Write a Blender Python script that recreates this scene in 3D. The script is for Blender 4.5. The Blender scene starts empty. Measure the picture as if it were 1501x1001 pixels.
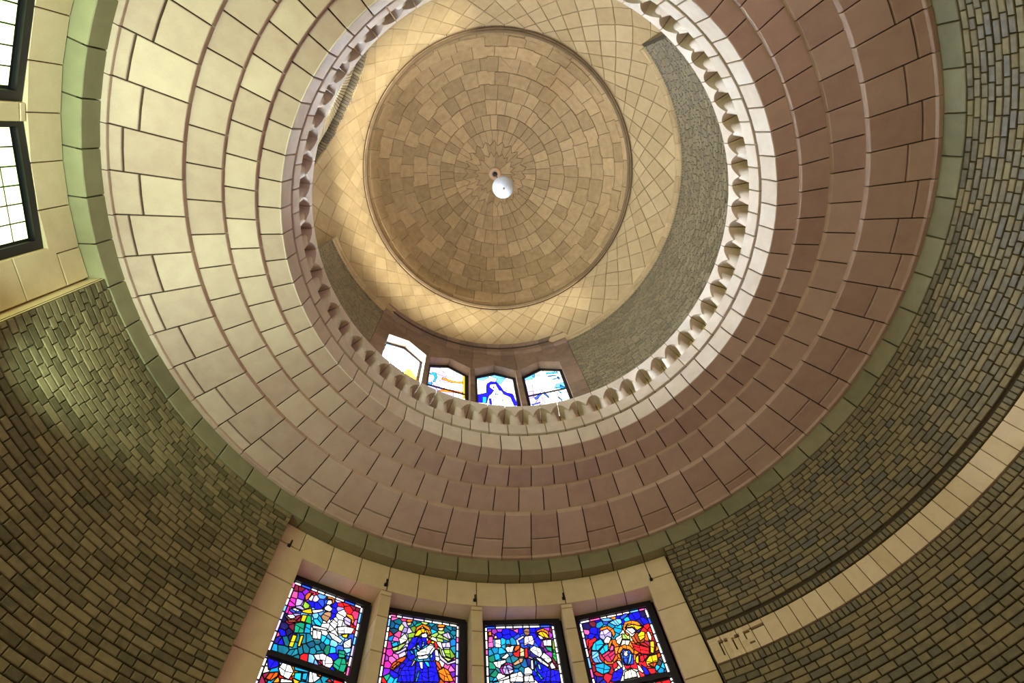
import bpy, math, random, mathutils
import numpy as np
random.seed(7)
rng = np.random.default_rng(7)
SC = bpy.context.scene
COLL = SC.collection
pi = math.pi
rad = math.radians

# ------------------------------------------------------------------ camera, world, exposure, lights
AX, AY = 1.24025883, 3.26328544            # the rotunda's axis seen from the camera
PITCH, ROLL, FPX = 1.16271708, -0.206295033, 738.7495
fw = np.array([0, math.cos(PITCH), math.sin(PITCH)])
r0 = np.array([1.0, 0, 0]); u0 = np.cross(r0, fw)
cr = math.cos(ROLL) * r0 + math.sin(ROLL) * u0
cu = -math.sin(ROLL) * r0 + math.cos(ROLL) * u0
cam = bpy.data.cameras.new('camera'); camo = bpy.data.objects.new('camera', cam); COLL.objects.link(camo)
cam.sensor_width = 36.0; cam.sensor_fit = 'HORIZONTAL'; cam.lens = FPX / 1501 * 36.0
cam.clip_start = 0.05; cam.clip_end = 300
camo.matrix_world = mathutils.Matrix(((cr[0], cu[0], -fw[0], -AX), (cr[1], cu[1], -fw[1], -AY), (cr[2], cu[2], -fw[2], 0), (0, 0, 0, 1)))
SC.camera = camo
SC.view_settings.view_transform = 'Standard'; SC.view_settings.look = 'None'
SC.view_settings.gamma = 1.0; SC.view_settings.use_curve_mapping = False
SC.view_settings.exposure = 0.0
SC.cycles.max_bounces = 8; SC.cycles.diffuse_bounces = 6; SC.cycles.glossy_bounces = 3
SC.cycles.use_denoising = True; SC.cycles.sample_clamp_indirect = 8.0
w = bpy.data.worlds.new('sky'); SC.world = w; w.use_nodes = True
bg = w.node_tree.nodes['Background']; bg.inputs[0].default_value = (0.55, 0.7, 1.0, 1); bg.inputs[1].default_value = 0.6

GLASS_E = 3.0         # stained glass with the daylight behind it
UPGLASS_E = {5: 92.0, 6: 3.6, 7: 3.6, 8: 3.6}   # upper windows; the leftmost has the sun on it
SIDE_E = 3.8          # windows added at the left of the lower drum to light the rings
NAVE_E = 2.8          # rose and violet windows added behind the camera to light the lower drum
ARCH_E = (3.5, 0.3)   # two big arched windows added to light the upper drum
ZF = -1.6              # floor below the camera
LAMP_E = 0.03
VAULT_FILL = [(-176 + 6.5 * i, 7500 if i < 4 else 10000 if i < 25 else 5500) for i in range(32)]   # unseen fill lights added on the gallery for the vault: azimuth, watts
RING_FILL = [(-99, 800), (-107, 550), (-121, 750), (-136, 700)]   # uplights added on the left of the lower drum to brighten the rings
PAL={'B':(5,5,235),'D':(20,15,120),'N':(15,12,70),'c':(0,140,190),'l':(85,150,225),'t':(0,95,115),'T':(0,62,90),'g':(20,140,60),'G':(0,120,88),'y':(225,165,8),'o':(235,110,12),'O':(190,70,12),'w':(250,248,245),'v':(165,150,215),'p':(205,75,140),'P':(130,40,150),'m':(200,30,150),'M':(110,20,50),'r':(230,15,25),'R':(160,10,30),'k':(150,110,80),'K':(110,80,62),'e':(150,180,85),'E':(110,150,35),'s':(205,165,120),'i':(245,205,215),'b':(30,70,200),'V':(110,20,200),'z':(60,55,60),'f':(175,35,80),'A':(0,85,150),'x':(240,240,205),'q':(222,236,255)}
GLASS={
3:(-14.8,
 'P -0.74 10.61|P -0.63 10.66|B -0.42 10.55|B -0.64 10.48|P -0.13 10.68|p -0.11 10.61|B -0.17 10.52|B 0.04 10.59|B 0.4 10.64|b -0.08 10.38|c -0.37 10.23|c -0.51 10.26|c -0.24 10.25|b 0.06 10.27|P 0.8 10.62|P 0.92 10.43|P 1.03 10.29|M 1.04 10.53|c -0.91 9.92|c -0.77 9.99|c -0.58 9.96|c -0.73 9.79|G -0.85 9.77|G -0.93 9.53|t -0.94 9.36|G -0.87 9.29|t -0.43 9.7|t -0.23 9.75|A 0.06 9.57|D 0.18 9.59|t -0.16 9.5|t -0.08 9.4|M 1.02 9.46|K 1.03 9.34|t -0.92 9.18|w -0.67 9.17|c -0.81 9.11|A -0.32 9.9|B -0.4 10.42|l -0.73 10.22|w 0.13 9.35|A -0.17 9.36|P 1.07 9.95|p 1.08 10.16|B 0.56 9.24|B 0.83 9.16',
 'p -0.94 10.43 -0.81 10.43 -0.81 10.08 -0.97 10.08|o -0.95 10.46 -0.93 10.58 -0.86 10.6 -0.84 10.46|w -0.76 10.32 -0.59 10.33 -0.59 10.07 -0.76 10.08|s -0.79 10.35 -0.76 10.45 -0.7 10.45 -0.68 10.36|K 0.11 10.59 0.2 10.67 0.31 10.64 0.32 10.5 0.25 10.42 0.15 10.45|i 0.12 10.4 0.37 10.42 0.41 10.23 0.36 10.1 0.22 10.16 0.09 10.09|v -0.14 10.3 0.1 10.43 0.14 10.37 -0.06 10.25 -0.01 10.12 -0.11 10.09|o 0.47 10.44 0.54 10.58 0.73 10.64 0.87 10.54 0.88 10.38 0.78 10.49 0.67 10.56 0.53 10.47|y 0.52 10.5 0.67 10.56 0.81 10.49 0.88 10.3 0.76 10.33 0.64 10.38|w 0.52 10.44 0.64 10.38 0.71 10.3 0.6 10.28|w 0.67 10.25 0.93 10.27 0.91 10.06 0.67 10.07|E 0.95 10.27 1.04 10.21 1.03 9.9 0.93 9.86 0.92 9.98|g 0.91 9.96 1.03 9.9 1.05 9.65 0.96 9.56 0.88 9.73|G 0.7 10.05 0.9 10.02 0.89 9.86 0.75 9.94|w 0.22 9.98 0.38 10.08 0.56 9.99 0.61 9.82 0.5 9.72 0.35 9.83|w 0.53 9.74 0.64 9.87 0.82 9.71 0.84 9.61 0.72 9.54|w 0.76 9.49 0.84 9.58 0.93 9.39 0.79 9.37|w 0.36 9.73 0.5 9.7 0.74 9.49 0.71 9.42 0.53 9.55|O -0.47 10.1 -0.37 10.15 -0.25 10.11 -0.33 10.07|w -0.48 10.03 -0.37 10.1 -0.2 10.1 -0.27 9.9 -0.41 9.9|O -0.22 9.97 -0.16 10.09 -0.03 10.12 -0.04 10.01 -0.17 9.89|r -0.27 9.87 -0.17 9.92 -0.04 10.01 -0.09 9.74 -0.21 9.77|s -0.04 10.06 0.08 9.98 0.07 9.76 -0.07 9.76|k -0.3 9.55 -0.07 9.72 0.04 9.71 -0.01 9.59 -0.23 9.5|w -0.62 9.73 -0.42 9.88 -0.37 9.8 -0.48 9.7|r 0.1 10.01 0.18 10.01 0.17 9.73 0.07 9.71|w -0.86 9.62 -0.48 9.68 -0.48 9.58 -0.68 9.43 -0.77 9.48|m -0.67 9.4 -0.62 9.52 -0.48 9.6 -0.32 9.55 -0.27 9.43 -0.29 9.32 -0.46 9.23 -0.6 9.26|v -0.6 9.4 -0.54 9.51 -0.39 9.53 -0.31 9.46 -0.27 9.34 -0.39 9.25 -0.55 9.26|w -0.39 9.25 -0.08 9.33 -0.03 9.22 -0.04 9.03 -0.41 9.05|w -0.01 9.19 0.23 9.21 0.27 9.02 -0.02 9.03|w -0.61 9.15 -0.42 9.23 -0.42 9.14 -0.79 9.06 -0.88 9.06|B 0.33 9.65 0.55 9.5 0.76 9.35 0.69 9.01 0.48 9.01 0.37 9.25|B 0.77 9.35 1.03 9.29 1.05 8.99 0.7 9.01|c 0.35 9.63 0.4 9.63 0.36 9.34 0.53 9.08 0.44 9.09 0.31 9.32|l 0.41 9.53 0.48 9.5 0.5 9.34 0.43 9.36|w 0.23 9.63 0.3 9.65 0.28 9.34 0.21 9.39|i 0.17 9.76 0.33 9.68 0.28 9.66 0.17 9.71'),
4:(0.25,
 'N -0.84 10.55|M -0.63 10.62|p -0.9 10.36|D -0.96 10.25|B -0.69 10.37|B -0.78 10.21|c -0.45 10.55|B -0.48 10.68|b -0.24 10.62|o -0 10.66|B 0.18 10.62|x 0.32 10.72|l 0.39 10.66|c 0.4 10.51|c 0.04 10.23|c 0.1 10.34|B 0.69 10.56|B 0.87 10.34|N 0.97 10.56|N 1.02 10.45|D 0.75 10.31|r 0.96 10.05|r 0.91 10.12|R 0.97 9.76|M 0.95 9.39|r -0.87 10.06|R -0.99 9.78|z 0.99 9.14|z 0.88 9.06|c 1 8.96|c 0.85 8.82|A 1 8.76|z 0.68 8.78|R -0.81 9.09|D -0.85 8.95|r 0.56 8.86|r 0.59 8.73|r 0.4 9.3|x -0.22 8.85|R -0.6 8.92|B -0.99 8.98|o 0.34 9.52|o -0.15 9.63|x 0.23 9.93|z 0.8 9.11|O 0.97 9.25|O 0.85 9.88',
 'r -0.89 10.09 -0.66 10.16 -0.65 10.07 -0.86 9.89 -0.96 9.8|c -0.85 9.84 -0.75 10.01 -0.52 10.07 -0.46 9.89 -0.68 9.74 -0.85 9.78|l -0.87 9.76 -0.68 9.72 -0.69 9.48 -0.62 9.36 -0.86 9.41 -0.91 9.55|c -0.87 9.36 -0.62 9.36 -0.45 9.19 -0.53 9.08 -0.72 9.05 -0.87 9.18|c -0.46 9.86 -0.35 9.86 -0.4 9.68 -0.61 9.59 -0.66 9.71|f -0.62 9.57 -0.38 9.68 -0.26 9.82 -0.2 9.75 -0.24 9.49 -0.39 9.33 -0.51 9.36|p -0.38 9.65 -0.25 9.87 -0.2 9.78 -0.25 9.65|r -0.38 9.26 -0.26 9.33 -0.25 9.18 -0.4 9.11|o -0.53 10.27 -0.45 10.4 -0.23 10.43 -0.08 10.29 -0.07 10.11 -0.15 10.02 -0.16 10.19 -0.26 10.33 -0.43 10.31|v -0.54 10.19 -0.46 10.31 -0.26 10.33 -0.16 10.19 -0.21 10 -0.32 10.11 -0.45 10 -0.54 10.1|w -0.45 10 -0.32 10.11 -0.22 10.03 -0.32 9.88 -0.45 9.91|x -0.1 10 0.11 10.07 0.09 9.93 -0.03 9.77 -0.1 9.83|e 0.12 10.08 0.33 10.02 0.3 9.86 0.09 9.92|x -0.02 9.73 0.08 9.89 0.3 9.83 0.21 9.7|l -0.16 10.51 0.08 10.58 0.22 10.55 0.23 10.42 0.07 10.34 -0.02 10.39|l -0.39 10.69 -0.12 10.66 0.02 10.56 -0.17 10.55 -0.31 10.58|b 0.21 10.61 0.4 10.69 0.49 10.64 0.35 10.55 0.23 10.51|o 0.19 10.23 0.29 10.41 0.51 10.43 0.68 10.35 0.75 10.22 0.66 10.21 0.55 10.29 0.33 10.28 0.22 10.1|y 0.26 10.24 0.38 10.35 0.6 10.25 0.78 10.15 0.59 10.08 0.54 10.15 0.48 10.22|w 0.27 10.21 0.47 10.19 0.54 10.06 0.41 10|o 0.2 10.11 0.27 10.09 0.33 10.01 0.27 9.98|y 0.55 9.94 0.69 10.03 0.78 9.98 0.73 9.82 0.57 9.74|x 0.83 9.97 0.9 9.98 0.93 9.8 0.88 9.67 0.82 9.74|y 0.83 9.67 0.95 9.66 0.91 9.5 0.82 9.31 0.74 9.35|o 0.86 9.33 1.02 9.59 1.03 9.48 0.99 9.38|O 0.35 9.9 0.44 9.94 0.48 9.71 0.42 9.69|r 0.3 9.75 0.41 9.67 0.75 9.49 0.69 9.31 0.48 9.38 0.34 9.52|r 0.48 9.71 0.67 9.66 0.78 9.5 0.75 9.49|R 0.41 9.32 0.59 9.33 0.65 9.27 0.45 9.13 0.38 9.17|y 0.53 9.14 0.67 9.26 0.9 9.27 0.86 9.07 0.71 8.92 0.53 9.01|O 0.57 9.05 0.84 9.06 0.71 8.92|r 0.51 8.94 0.72 8.9 0.69 8.73 0.57 8.68|o -0.16 9.55 -0.06 9.69 0.09 9.73 0.25 9.65 0.31 9.5 0.26 9.38 0.19 9.55 0.03 9.62 -0.11 9.49|b -0.11 9.49 0.02 9.6 0.17 9.56 0.26 9.38 0.19 9.13 -0.01 9.13 -0.12 9.2|w 0.02 9.54 0.14 9.54 0.11 9.41 0.04 9.37 -0.01 9.44|l -0.08 9.5 -0.03 9.52 -0.05 9.26 -0.01 9.13 -0.08 9.24|l 0.17 9.45 0.22 9.41 0.15 9.24 0.04 9.12 0.02 9.14|x -0.27 9.31 -0.16 9.31 -0.12 9.12 -0.18 9.08|y 0.29 9.29 0.4 9.37 0.33 9.1 0.25 9.15|x 0.27 9.12 0.34 9.03 0.39 8.87 0.35 8.83 0.26 8.94|B -0.43 9.01 -0.15 9.1 -0.16 8.96 -0.32 8.74 -0.54 8.79|B 0.38 9.07 0.49 8.94 0.54 8.74 0.51 8.57 0.35 8.6 0.39 8.79|x -0.11 8.97 0.08 9.01 0.18 8.91 0.19 8.64 -0.21 8.72'),
2:(-29.8,
 'p -0.86 10.69|f -0.59 10.71|t -0.77 10.54|T -0.87 10.42|T -0.82 10.25|A -0.89 10.03|A -0.8 10.41|t -0.19 10.67|G -0.15 10.55|t -0.26 10.63|e 0.03 10.69|E 0.18 10.74|t 0.24 10.64|T 0.34 10.55|c 0.3 10.41|p 0.17 10.82|f 0.58 10.76|t 0.79 10.63|T 0.94 10.65|t 0.92 10.46|t 1 10.35|A 0.93 10.2|t 1.01 9.96|r -0.94 10.1|p -0.77 10|p -0.72 10.16|m -0.93 9.83|c -0.77 9.88|m -0.85 9.58|p -0.78 9.43|m -0.91 9.27|V -0.9 9.05|r -0.95 8.81|G -0.82 8.93|c -0.75 8.9|B -0.68 9.02|D -0.63 9.16|p 0.76 9.45|p 0.88 9.39|V 0.97 9.48|V 0.93 9.24|m 1.01 9.12|i 0.59 9.51|e 0.36 10.32|E -0.32 10.2|E -0.29 10.39|v -0.38 10.32|w 0.5 10.01|w 0.46 9.76|v -0.46 9.83|P -0.96 9.42|B -0.44 9.27|x 0.32 10.16|v -0.52 10.14|c 0.17 9.59|c -0.04 9.8|p 1.02 9.72|B -0.47 9.13|O 0.56 9.19|B 0.36 9.16',
 'o -0.53 10.59 -0.49 10.69 -0.34 10.7 -0.33 10.62 -0.43 10.58|s -0.51 10.56 -0.43 10.58 -0.36 10.62 -0.37 10.51 -0.46 10.46|e -0.72 10.37 -0.64 10.51 -0.56 10.42 -0.61 10.26 -0.71 10.27|x -0.67 10.02 -0.51 10.22 -0.42 10.06 -0.47 9.93 -0.61 9.86|e -0.83 9.72 -0.67 9.8 -0.48 9.98 -0.47 9.88 -0.61 9.69 -0.78 9.64|v -0.76 9.59 -0.59 9.69 -0.44 9.83 -0.41 9.74 -0.64 9.57|c -0.86 9.84 -0.71 9.94 -0.65 9.83 -0.8 9.75|o 0.39 10.59 0.46 10.67 0.64 10.68 0.63 10.6 0.47 10.57|s 0.42 10.54 0.63 10.59 0.57 10.47 0.47 10.47|v 0.55 10.35 0.75 10.46 0.85 10.29 0.76 10.23|e 0.39 10.24 0.48 10.36 0.83 10.21 0.76 10.18 0.56 10.22|v 0.56 10.09 0.81 10.16 0.84 9.99 0.6 9.95|E 0.62 9.9 0.84 9.94 0.99 9.74 0.87 9.67 0.7 9.72|v 0.46 9.88 0.59 9.68 0.78 9.54 1.02 9.67 0.99 9.57 0.76 9.47 0.54 9.6|e 0.47 9.98 0.55 9.92 0.63 9.69 0.9 9.65 0.78 9.57 0.58 9.7|o -0.24 10.27 -0.2 10.46 -0.03 10.59 0.17 10.52 0.24 10.35 0.22 10.19 0.13 10.33 -0.03 10.51 -0.14 10.39|x -0.14 10.39 -0.03 10.51 0.1 10.43 -0.02 10.45|y -0.25 10.16 -0.16 10.36 -0.02 10.45 0.13 10.41 0.21 10.29 0.17 10.16 0.09 10.32 -0.03 10.3 -0.12 10.19|w -0.05 10.25 0.09 10.32 0.16 10.28 0.1 10.15 -0.02 10.15|y 0.12 10.2 0.21 10.29 0.25 10.2 0.17 10.13|B -0.3 10.1 -0.12 10.16 -0.02 10.1 -0.19 9.88 -0.36 9.7 -0.41 9.77|B -0.12 10.14 0.1 10.17 0.14 9.98 -0.04 9.8 -0.19 9.88|l -0.18 9.85 -0.1 9.94 -0.02 9.8 -0.08 9.75|l -0.01 10.03 0.06 10.04 0.05 9.89 -0.01 9.88|B -0.4 9.7 -0.22 9.77 -0.15 9.54 -0.28 9.43 -0.38 9.51|c -0.34 9.73 -0.26 9.72 -0.19 9.63 -0.28 9.62|r 0.13 10.05 0.22 10.14 0.39 10.09 0.46 9.98 0.43 9.85 0.38 9.87 0.35 10.01 0.23 10.02 0.16 9.96|y 0.24 10.09 0.36 10.09 0.33 10.01 0.23 10.02|w -0.15 9.69 0.05 9.82 0.21 9.96 0.36 9.94 0.29 9.85 0.21 9.69 0.03 9.6 -0.11 9.6|w -0.11 9.57 0.14 9.66 0.22 9.62 0.17 9.55 -0.06 9.49|B 0.26 9.65 0.36 9.84 0.4 9.58 0.32 9.47 0.24 9.56|l 0.24 9.65 0.32 9.71 0.32 9.59 0.26 9.58|B -0.58 8.81 -0.48 9.18 -0.33 9.43 -0.14 9.41 -0.13 8.87|B -0.12 8.87 -0.12 9.41 0.18 9.48 0.26 8.93|B 0.27 8.93 0.19 9.48 0.41 9.49 0.55 8.96|c -0.1 8.88 -0.05 9.15 0.01 9.2 -0.05 8.88|w -0.05 9.42 0.06 9.44 0.08 9.23 0.01 9.25|c 0.08 9.46 0.22 9.46 0.28 9.31 0.19 9.32|O -0.81 9.13 -0.74 9.3 -0.56 9.46 -0.41 9.53 -0.42 9.44 -0.55 9.26 -0.71 9.1|o -0.76 9.16 -0.59 9.34 -0.54 9.33 -0.7 9.15|O 0.4 9.53 0.52 9.48 0.6 9.31 0.53 9.3 0.43 9.42|o 0.49 9.25 0.65 9.36 0.79 9.29 0.94 9.04 0.89 9.01 0.67 8.98 0.55 9.08|s -0.26 9.26 -0.19 9.45 -0.14 9.43 -0.22 9.26'),
1:(-44.8,
 'M -0.79 10.65|f -0.52 10.73|r -0.32 10.72|l -0.2 10.64|p -0.89 10.36|m -0.89 10.19|V -0.71 10.4|v -0.71 10.22|m -0.92 10.11|x 0.15 10.71|r 0.39 10.56|r 0.56 10.7|r 0.67 10.52|M 0.8 10.68|M 0.94 10.67|f 0.92 10.44|p 1.04 10.21|r 0.99 9.99|b 0.98 9.76|B -0.84 9.28|B -0.8 9.06|D -0.89 9.08|p -0.98 9.17|N -0.84 9.43|M -0.66 9.5|N -0.72 9.35|c -0.88 8.83|t -0.76 8.87|t -0.73 9.11|l -0.17 10|B -0.2 10.32|b -0.14 10.42|v -0.32 10.49|c -0.1 9.86|B 0.25 10.33|B 0.27 10.51|B 0.26 10.16|w 0.48 10.21|v 0.41 10.46|v 0.33 10.68|w 0.38 10.07|w 0.19 9.84|T 0.22 9.28|T -0.06 9.22|t 0.13 9.19|t -0.16 9.07|t -0.29 9|G 0.38 9.25|c 0.5 9.26|c 0.2 9.46|l 0.49 9.44|l 0.9 9.39|b 0.7 9.33|B 0.57 9.1|l 0.04 8.88|r -0.12 8.85|s 1.07 8.95|t 0.08 9.36|t -0.16 9.34|c 0.3 9.43|w -0.03 9.5',
 'O -0.62 10.44 -0.57 10.57 -0.42 10.62 -0.51 10.38 -0.56 10.32|w -0.51 10.38 -0.47 10.57 -0.38 10.53 -0.4 10.35|E -0.59 10.14 -0.58 10.3 -0.41 10.24 -0.41 10.14 -0.51 10.07|y -0.57 10.01 -0.35 10.16 -0.27 10.02 -0.39 9.98 -0.54 9.96|y -0.52 9.71 -0.52 9.9 -0.39 9.93 -0.4 9.72|g -0.4 9.72 -0.39 9.93 -0.29 9.95 -0.21 9.72|G -0.58 9.35 -0.63 9.6 -0.51 9.68 -0.39 9.69 -0.34 9.43|c -0.34 9.43 -0.36 9.7 -0.23 9.72 -0.17 9.48|y -0.6 8.98 -0.59 9.3 -0.48 9.31 -0.49 8.99|y -0.39 9.05 -0.4 9.34 -0.32 9.37 -0.32 9.06|t -0.61 8.72 -0.54 8.91 -0.37 9 -0.3 8.88 -0.48 8.73|w -0.33 10.1 -0.05 10.24 -0.01 10.19 -0.25 10.03|b -0.89 9.89 -0.83 10.01 -0.57 10.01 -0.58 9.91 -0.77 9.84|w -0.85 9.94 -0.77 10 -0.6 9.98 -0.7 9.91|O -0.93 9.68 -0.82 9.62 -0.63 9.69 -0.55 9.82 -0.64 9.63 -0.8 9.57|w -0.92 9.73 -0.76 9.81 -0.66 9.75 -0.78 9.67|o -0.05 10.52 -0 10.65 0.15 10.7 0.22 10.56 0.18 10.47 0.13 10.63 0.01 10.59|w 0.01 10.41 0.02 10.55 0.11 10.59 0.17 10.51 0.1 10.41|w -0.02 10.29 0.06 10.43 0.21 10.35 0.18 10.23 0.01 10.24|k -0.04 10.01 0.03 10.17 0.2 10.27 0.23 10.11 0.16 9.92 0.03 9.94|w -0.19 9.7 0.21 9.75 0.23 9.69 -0.15 9.62|w -0.14 9.59 0.1 9.61 0.13 9.4 -0.09 9.36|o 0.64 10.35 0.8 10.37 0.9 10.23 0.87 10.08 0.8 10.23 0.63 10.26|v 0.58 10.18 0.66 10.28 0.8 10.23 0.82 10.03 0.65 10.04|w 0.47 9.87 0.67 9.98 0.95 10.01 0.9 9.83 0.72 9.77 0.54 9.7|y 0.64 9.71 0.81 9.8 0.8 9.67 0.68 9.66|w 0.24 9.66 0.43 9.66 0.7 9.57 0.66 9.47 0.43 9.51|w 0.73 9.52 0.92 9.71 0.97 9.45 0.78 9.38|w 0.24 9.89 0.32 10.05 0.47 9.97 0.42 9.79|i 0.05 8.96 0.28 9.07 0.53 9.03 0.62 8.92 0.55 8.75 0.36 8.78 0.16 8.86|f 0.16 8.86 0.31 8.88 0.38 8.73 0.25 8.77|G 0.59 8.94 0.7 9.09 0.88 9.12 0.96 8.97 0.93 8.76 0.78 8.77 0.62 8.83|G 0.7 9.09 0.65 9.28 0.83 9.31 0.87 9.14|b 0.89 9.21 0.98 9.21 0.97 9.12 0.9 9.09'),
11:(-44.8,
 '',
 'B -0.99 8.57 -0.73 8.63 -0.66 8.46 -0.86 8.32|w -0.65 8.41 -0.6 8.59 -0.41 8.59 -0.28 8.45 -0.34 8.24 -0.55 8.28|O -0.86 8.11 -0.81 8.26 -0.62 8.34 -0.61 8.24 -0.72 8.1|o -0.68 8.06 -0.59 8.25 -0.52 8.14 -0.56 8.1|c -0.32 8.57 0.05 8.57 0.09 8.53 -0.26 8.48|c -0.25 8.43 -0.09 8.48 -0.05 8.28 -0.23 8.3|c -0.06 8.48 0.06 8.52 0.07 8.34 -0.04 8.33|w 0.08 8.56 0.23 8.63 0.39 8.49 0.26 8.34 0.13 8.3|o 0.24 8.66 0.35 8.61 0.41 8.52 0.3 8.51|r 0.54 8.45 0.61 8.54 0.74 8.48|w -0.52 8.21 -0.26 8.24 -0.22 8.2 -0.51 8.11'),
5:(-45.7,
 'l -0.75 24.91|q -0.44 24.94|q -0.09 25.13|q 0.29 25.13|q 0.63 25.06|q -0.14 24.39|q 0.42 24.15|q 0.83 24.2|q -0.63 24.15|q -0.28 23.9|q 0.17 23.66|q 0.99 23.74|y 0.7 23.53|q 1.01 24.6',
 'l -0.87 24.53 -0.26 24.81 -0.26 24.64 -0.87 24.36|l 0.24 24.72 0.79 24.58 0.78 24.46 0.23 24.59'),
6:(-30.5,
 'v -0.25 24.75|w 0.04 24.92|w 0.44 24.84|w 0.8 24.94|v -0.33 24.28|x 0.75 24.28|w 0.25 24.51|v -0.47 23.2|w -0.28 23.3|w 0.1 23.31|w 0.47 23.52|w 0.76 23.58|v 0.21 22.71|w 0.59 22.73|x 0.87 22.6|w -0.8 24|v -0.74 23.05',
 'c -0.95 24.44 -0.64 24.62 -0.54 24.15 -0.61 23.61 -0.72 23.54 -0.66 24.09 -0.77 24.33 -0.94 24.24|c -0.94 23.32 -0.76 23.42 -0.79 23.11 -0.94 23.03|o -0.24 24.33 0.16 24.25 0.51 24.24 0.9 24.47 0.9 24.21 0.27 24.01 -0.27 24.05|o -0.39 22.76 0.06 23.15 0.91 23.28 0.87 23.01 0.3 22.95 -0.3 22.72|y 0.89 25.43 1 25.38 1.01 22.67 0.92 22.62'),
7:(-15.3,
 'x -0.74 24.73|w -0.42 24.95|x -0.05 25.07|l 0.27 24.99|w 0.67 24.82|w 0.93 24.65|w -0.76 24.06|w -0.64 23.61|w 0.57 24.05|w 0.87 23.88|w -0 24.2|w -0.03 23.65|w -0.33 22.75|w -0.12 22.59|w 0.14 22.78|w 0.37 23.05|w 0.52 22.8|w 0.67 22.47|l 0.2 25.39|l -0.64 25.13',
 'B -0.49 24.17 -0.43 24.56 -0.24 24.81 0.08 24.8 0.1 24.49 -0.26 24.45 -0.32 24.18|B -0.49 24.19 -0.33 24.22 -0.18 23.91 -0.09 23.78 -0.28 23.32 -0.51 23.44|B 0.07 24.78 0.24 24.41 0.4 23.86 0.2 23.75 0.06 24.35|B 0.22 24.08 0.58 23.58 0.87 23.48 0.76 23.07 0.41 23.36|B 0.73 23.38 0.89 23.43 1.05 22.24 0.86 22.21 0.74 23.07|B -0.96 23.28 -0.27 23.61 -0.42 23 -0.53 22.39 -0.97 22.45|c -0.72 23.03 -0.51 23.04 -0.55 22.43 -0.74 22.42|B -0.39 22.88 -0.28 22.88 -0.27 22.27 -0.38 22.29|l -0.04 23.47 0.09 23.38 0.03 23.03 -0.02 23.03|z -0.13 24.19 -0.05 24.18 -0.09 24.01|x -0.17 23.37 0.38 23.22 0.25 22.45 -0.17 22.42'),
8:(0.0,
 'l -0.77 25.21|w -0.37 25.44|w -0.09 25.42|x 0.18 25.29|w 0.34 24.81|w 0.55 24.62|w -0.76 24.51|w -0.39 24.54|w -0.07 24.5|w 0.29 24.15|w 0.67 23.98|v -0.82 23.97|w -0.51 23.93|w -0.15 23.96|w 0.4 23.72|l 0.74 23.57|v -0.83 23.15|v -0.57 23.13|w -0.33 22.94|w -0.02 22.99|w 0.26 22.78|w 0.64 22.98|v -0.72 22.59|v -0.44 22.47|w -0.13 22.51|w 0.19 22.38|w 0.73 22.5|w 0.76 21.97|w 0.92 22.16',
 'c -0.48 25.49 -0.35 25.54 -0.39 25.09 -0.5 25.09|c 0.28 25.3 0.91 25.11 0.9 24.91 0.29 25.09|b 0.31 24.88 0.76 24.77 0.76 24.67 0.33 24.72|A 0.82 24.6 0.92 24.35 0.86 24.14 0.79 24.31|l 0.52 24.43 0.85 24.48 0.83 24.39 0.52 24.29|A 0.79 23.6 0.89 23.46 0.98 23.19 0.79 23.36|c 0.53 23.38 1 23.27 0.97 23.12 0.59 23.25|c 0.62 22.98 0.75 22.75 0.71 22.68 0.63 22.8|c 0.5 22.46 0.65 21.98 0.6 21.92 0.54 22.15|b -0.7 22.75 -0.27 23.09 -0.24 22.99 -0.64 22.55|b -0.12 23.21 0.04 22.53 -0.01 22.46 -0.18 23.06|b -0.94 22.18 -0.47 22.23 -0.48 22.15 -0.87 22.07'),
}

# ------------------------------------------------------------------ helpers
def P(phi, r, z):
    a = rad(phi); return np.array([r * math.sin(a), r * math.cos(a), z])

def link(o, parent=None):
    COLL.objects.link(o)
    if parent is not None: o.parent = parent
    return o

def mesh(name, V, F, mats, midx=None, smooth=False):
    m = bpy.data.meshes.new(name); m.from_pydata([tuple(map(float, v)) for v in V], [], [list(map(int, f)) for f in F])
    for k in (mats if isinstance(mats, (list, tuple)) else [mats]): m.materials.append(k)
    if midx is not None: m.polygons.foreach_set('material_index', np.array(midx, np.int32))
    if smooth: m.polygons.foreach_set('use_smooth', np.ones(len(m.polygons), bool))
    m.update(); return m

def obj(name, m, parent=None, rotz=0.0, loc=None, kind=None):
    o = bpy.data.objects.new(name, m); link(o, parent)
    if rotz: o.rotation_euler.z = rotz
    if loc is not None: o.location = loc
    if kind: o['kind'] = kind
    return o

def root(name, label, cat, kind='structure', group=None, loc=(0, 0, 0)):
    o = bpy.data.objects.new(name, None); link(o); o.location = loc; o.empty_display_size = .3
    o['label'] = label; o['category'] = cat
    if kind: o['kind'] = kind
    if group: o['group'] = group
    return o

class MB:
    """collects polygons for one mesh object"""
    def __init__(s): s.V = []; s.F = []; s.M = []
    def add(s, V, F, mi=0):
        n = len(s.V); s.V += [tuple(v) for v in V]; s.F += [[i + n for i in f] for f in F]; s.M += [mi] * len(F)
    def mesh(s, name, mats, smooth=False): return mesh(name, s.V, s.F, mats, s.M, smooth)

def inset(pts, d):
    """move every edge of a planar-ish polygon inwards by d"""
    pts = np.asarray(pts, float); n = len(pts)
    nrm = np.zeros(3)
    for i in range(n): nrm += np.cross(pts[i], pts[(i + 1) % n])
    nrm /= max(1e-9, np.linalg.norm(nrm))
    out = []
    for i in range(n):
        a = pts[i] - pts[i - 1]; b = pts[(i + 1) % n] - pts[i]
        a = a / max(1e-9, np.linalg.norm(a)); b = b / max(1e-9, np.linalg.norm(b))
        na = np.cross(nrm, a); nb = np.cross(nrm, b)
        m = na + nb; k = 1 + na @ nb
        if k < 0.35: m = m / max(1e-9, np.linalg.norm(m)) * 1.2; k = 1.0
        out.append(pts[i] + m / k * d)
    return np.array(out)

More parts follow.
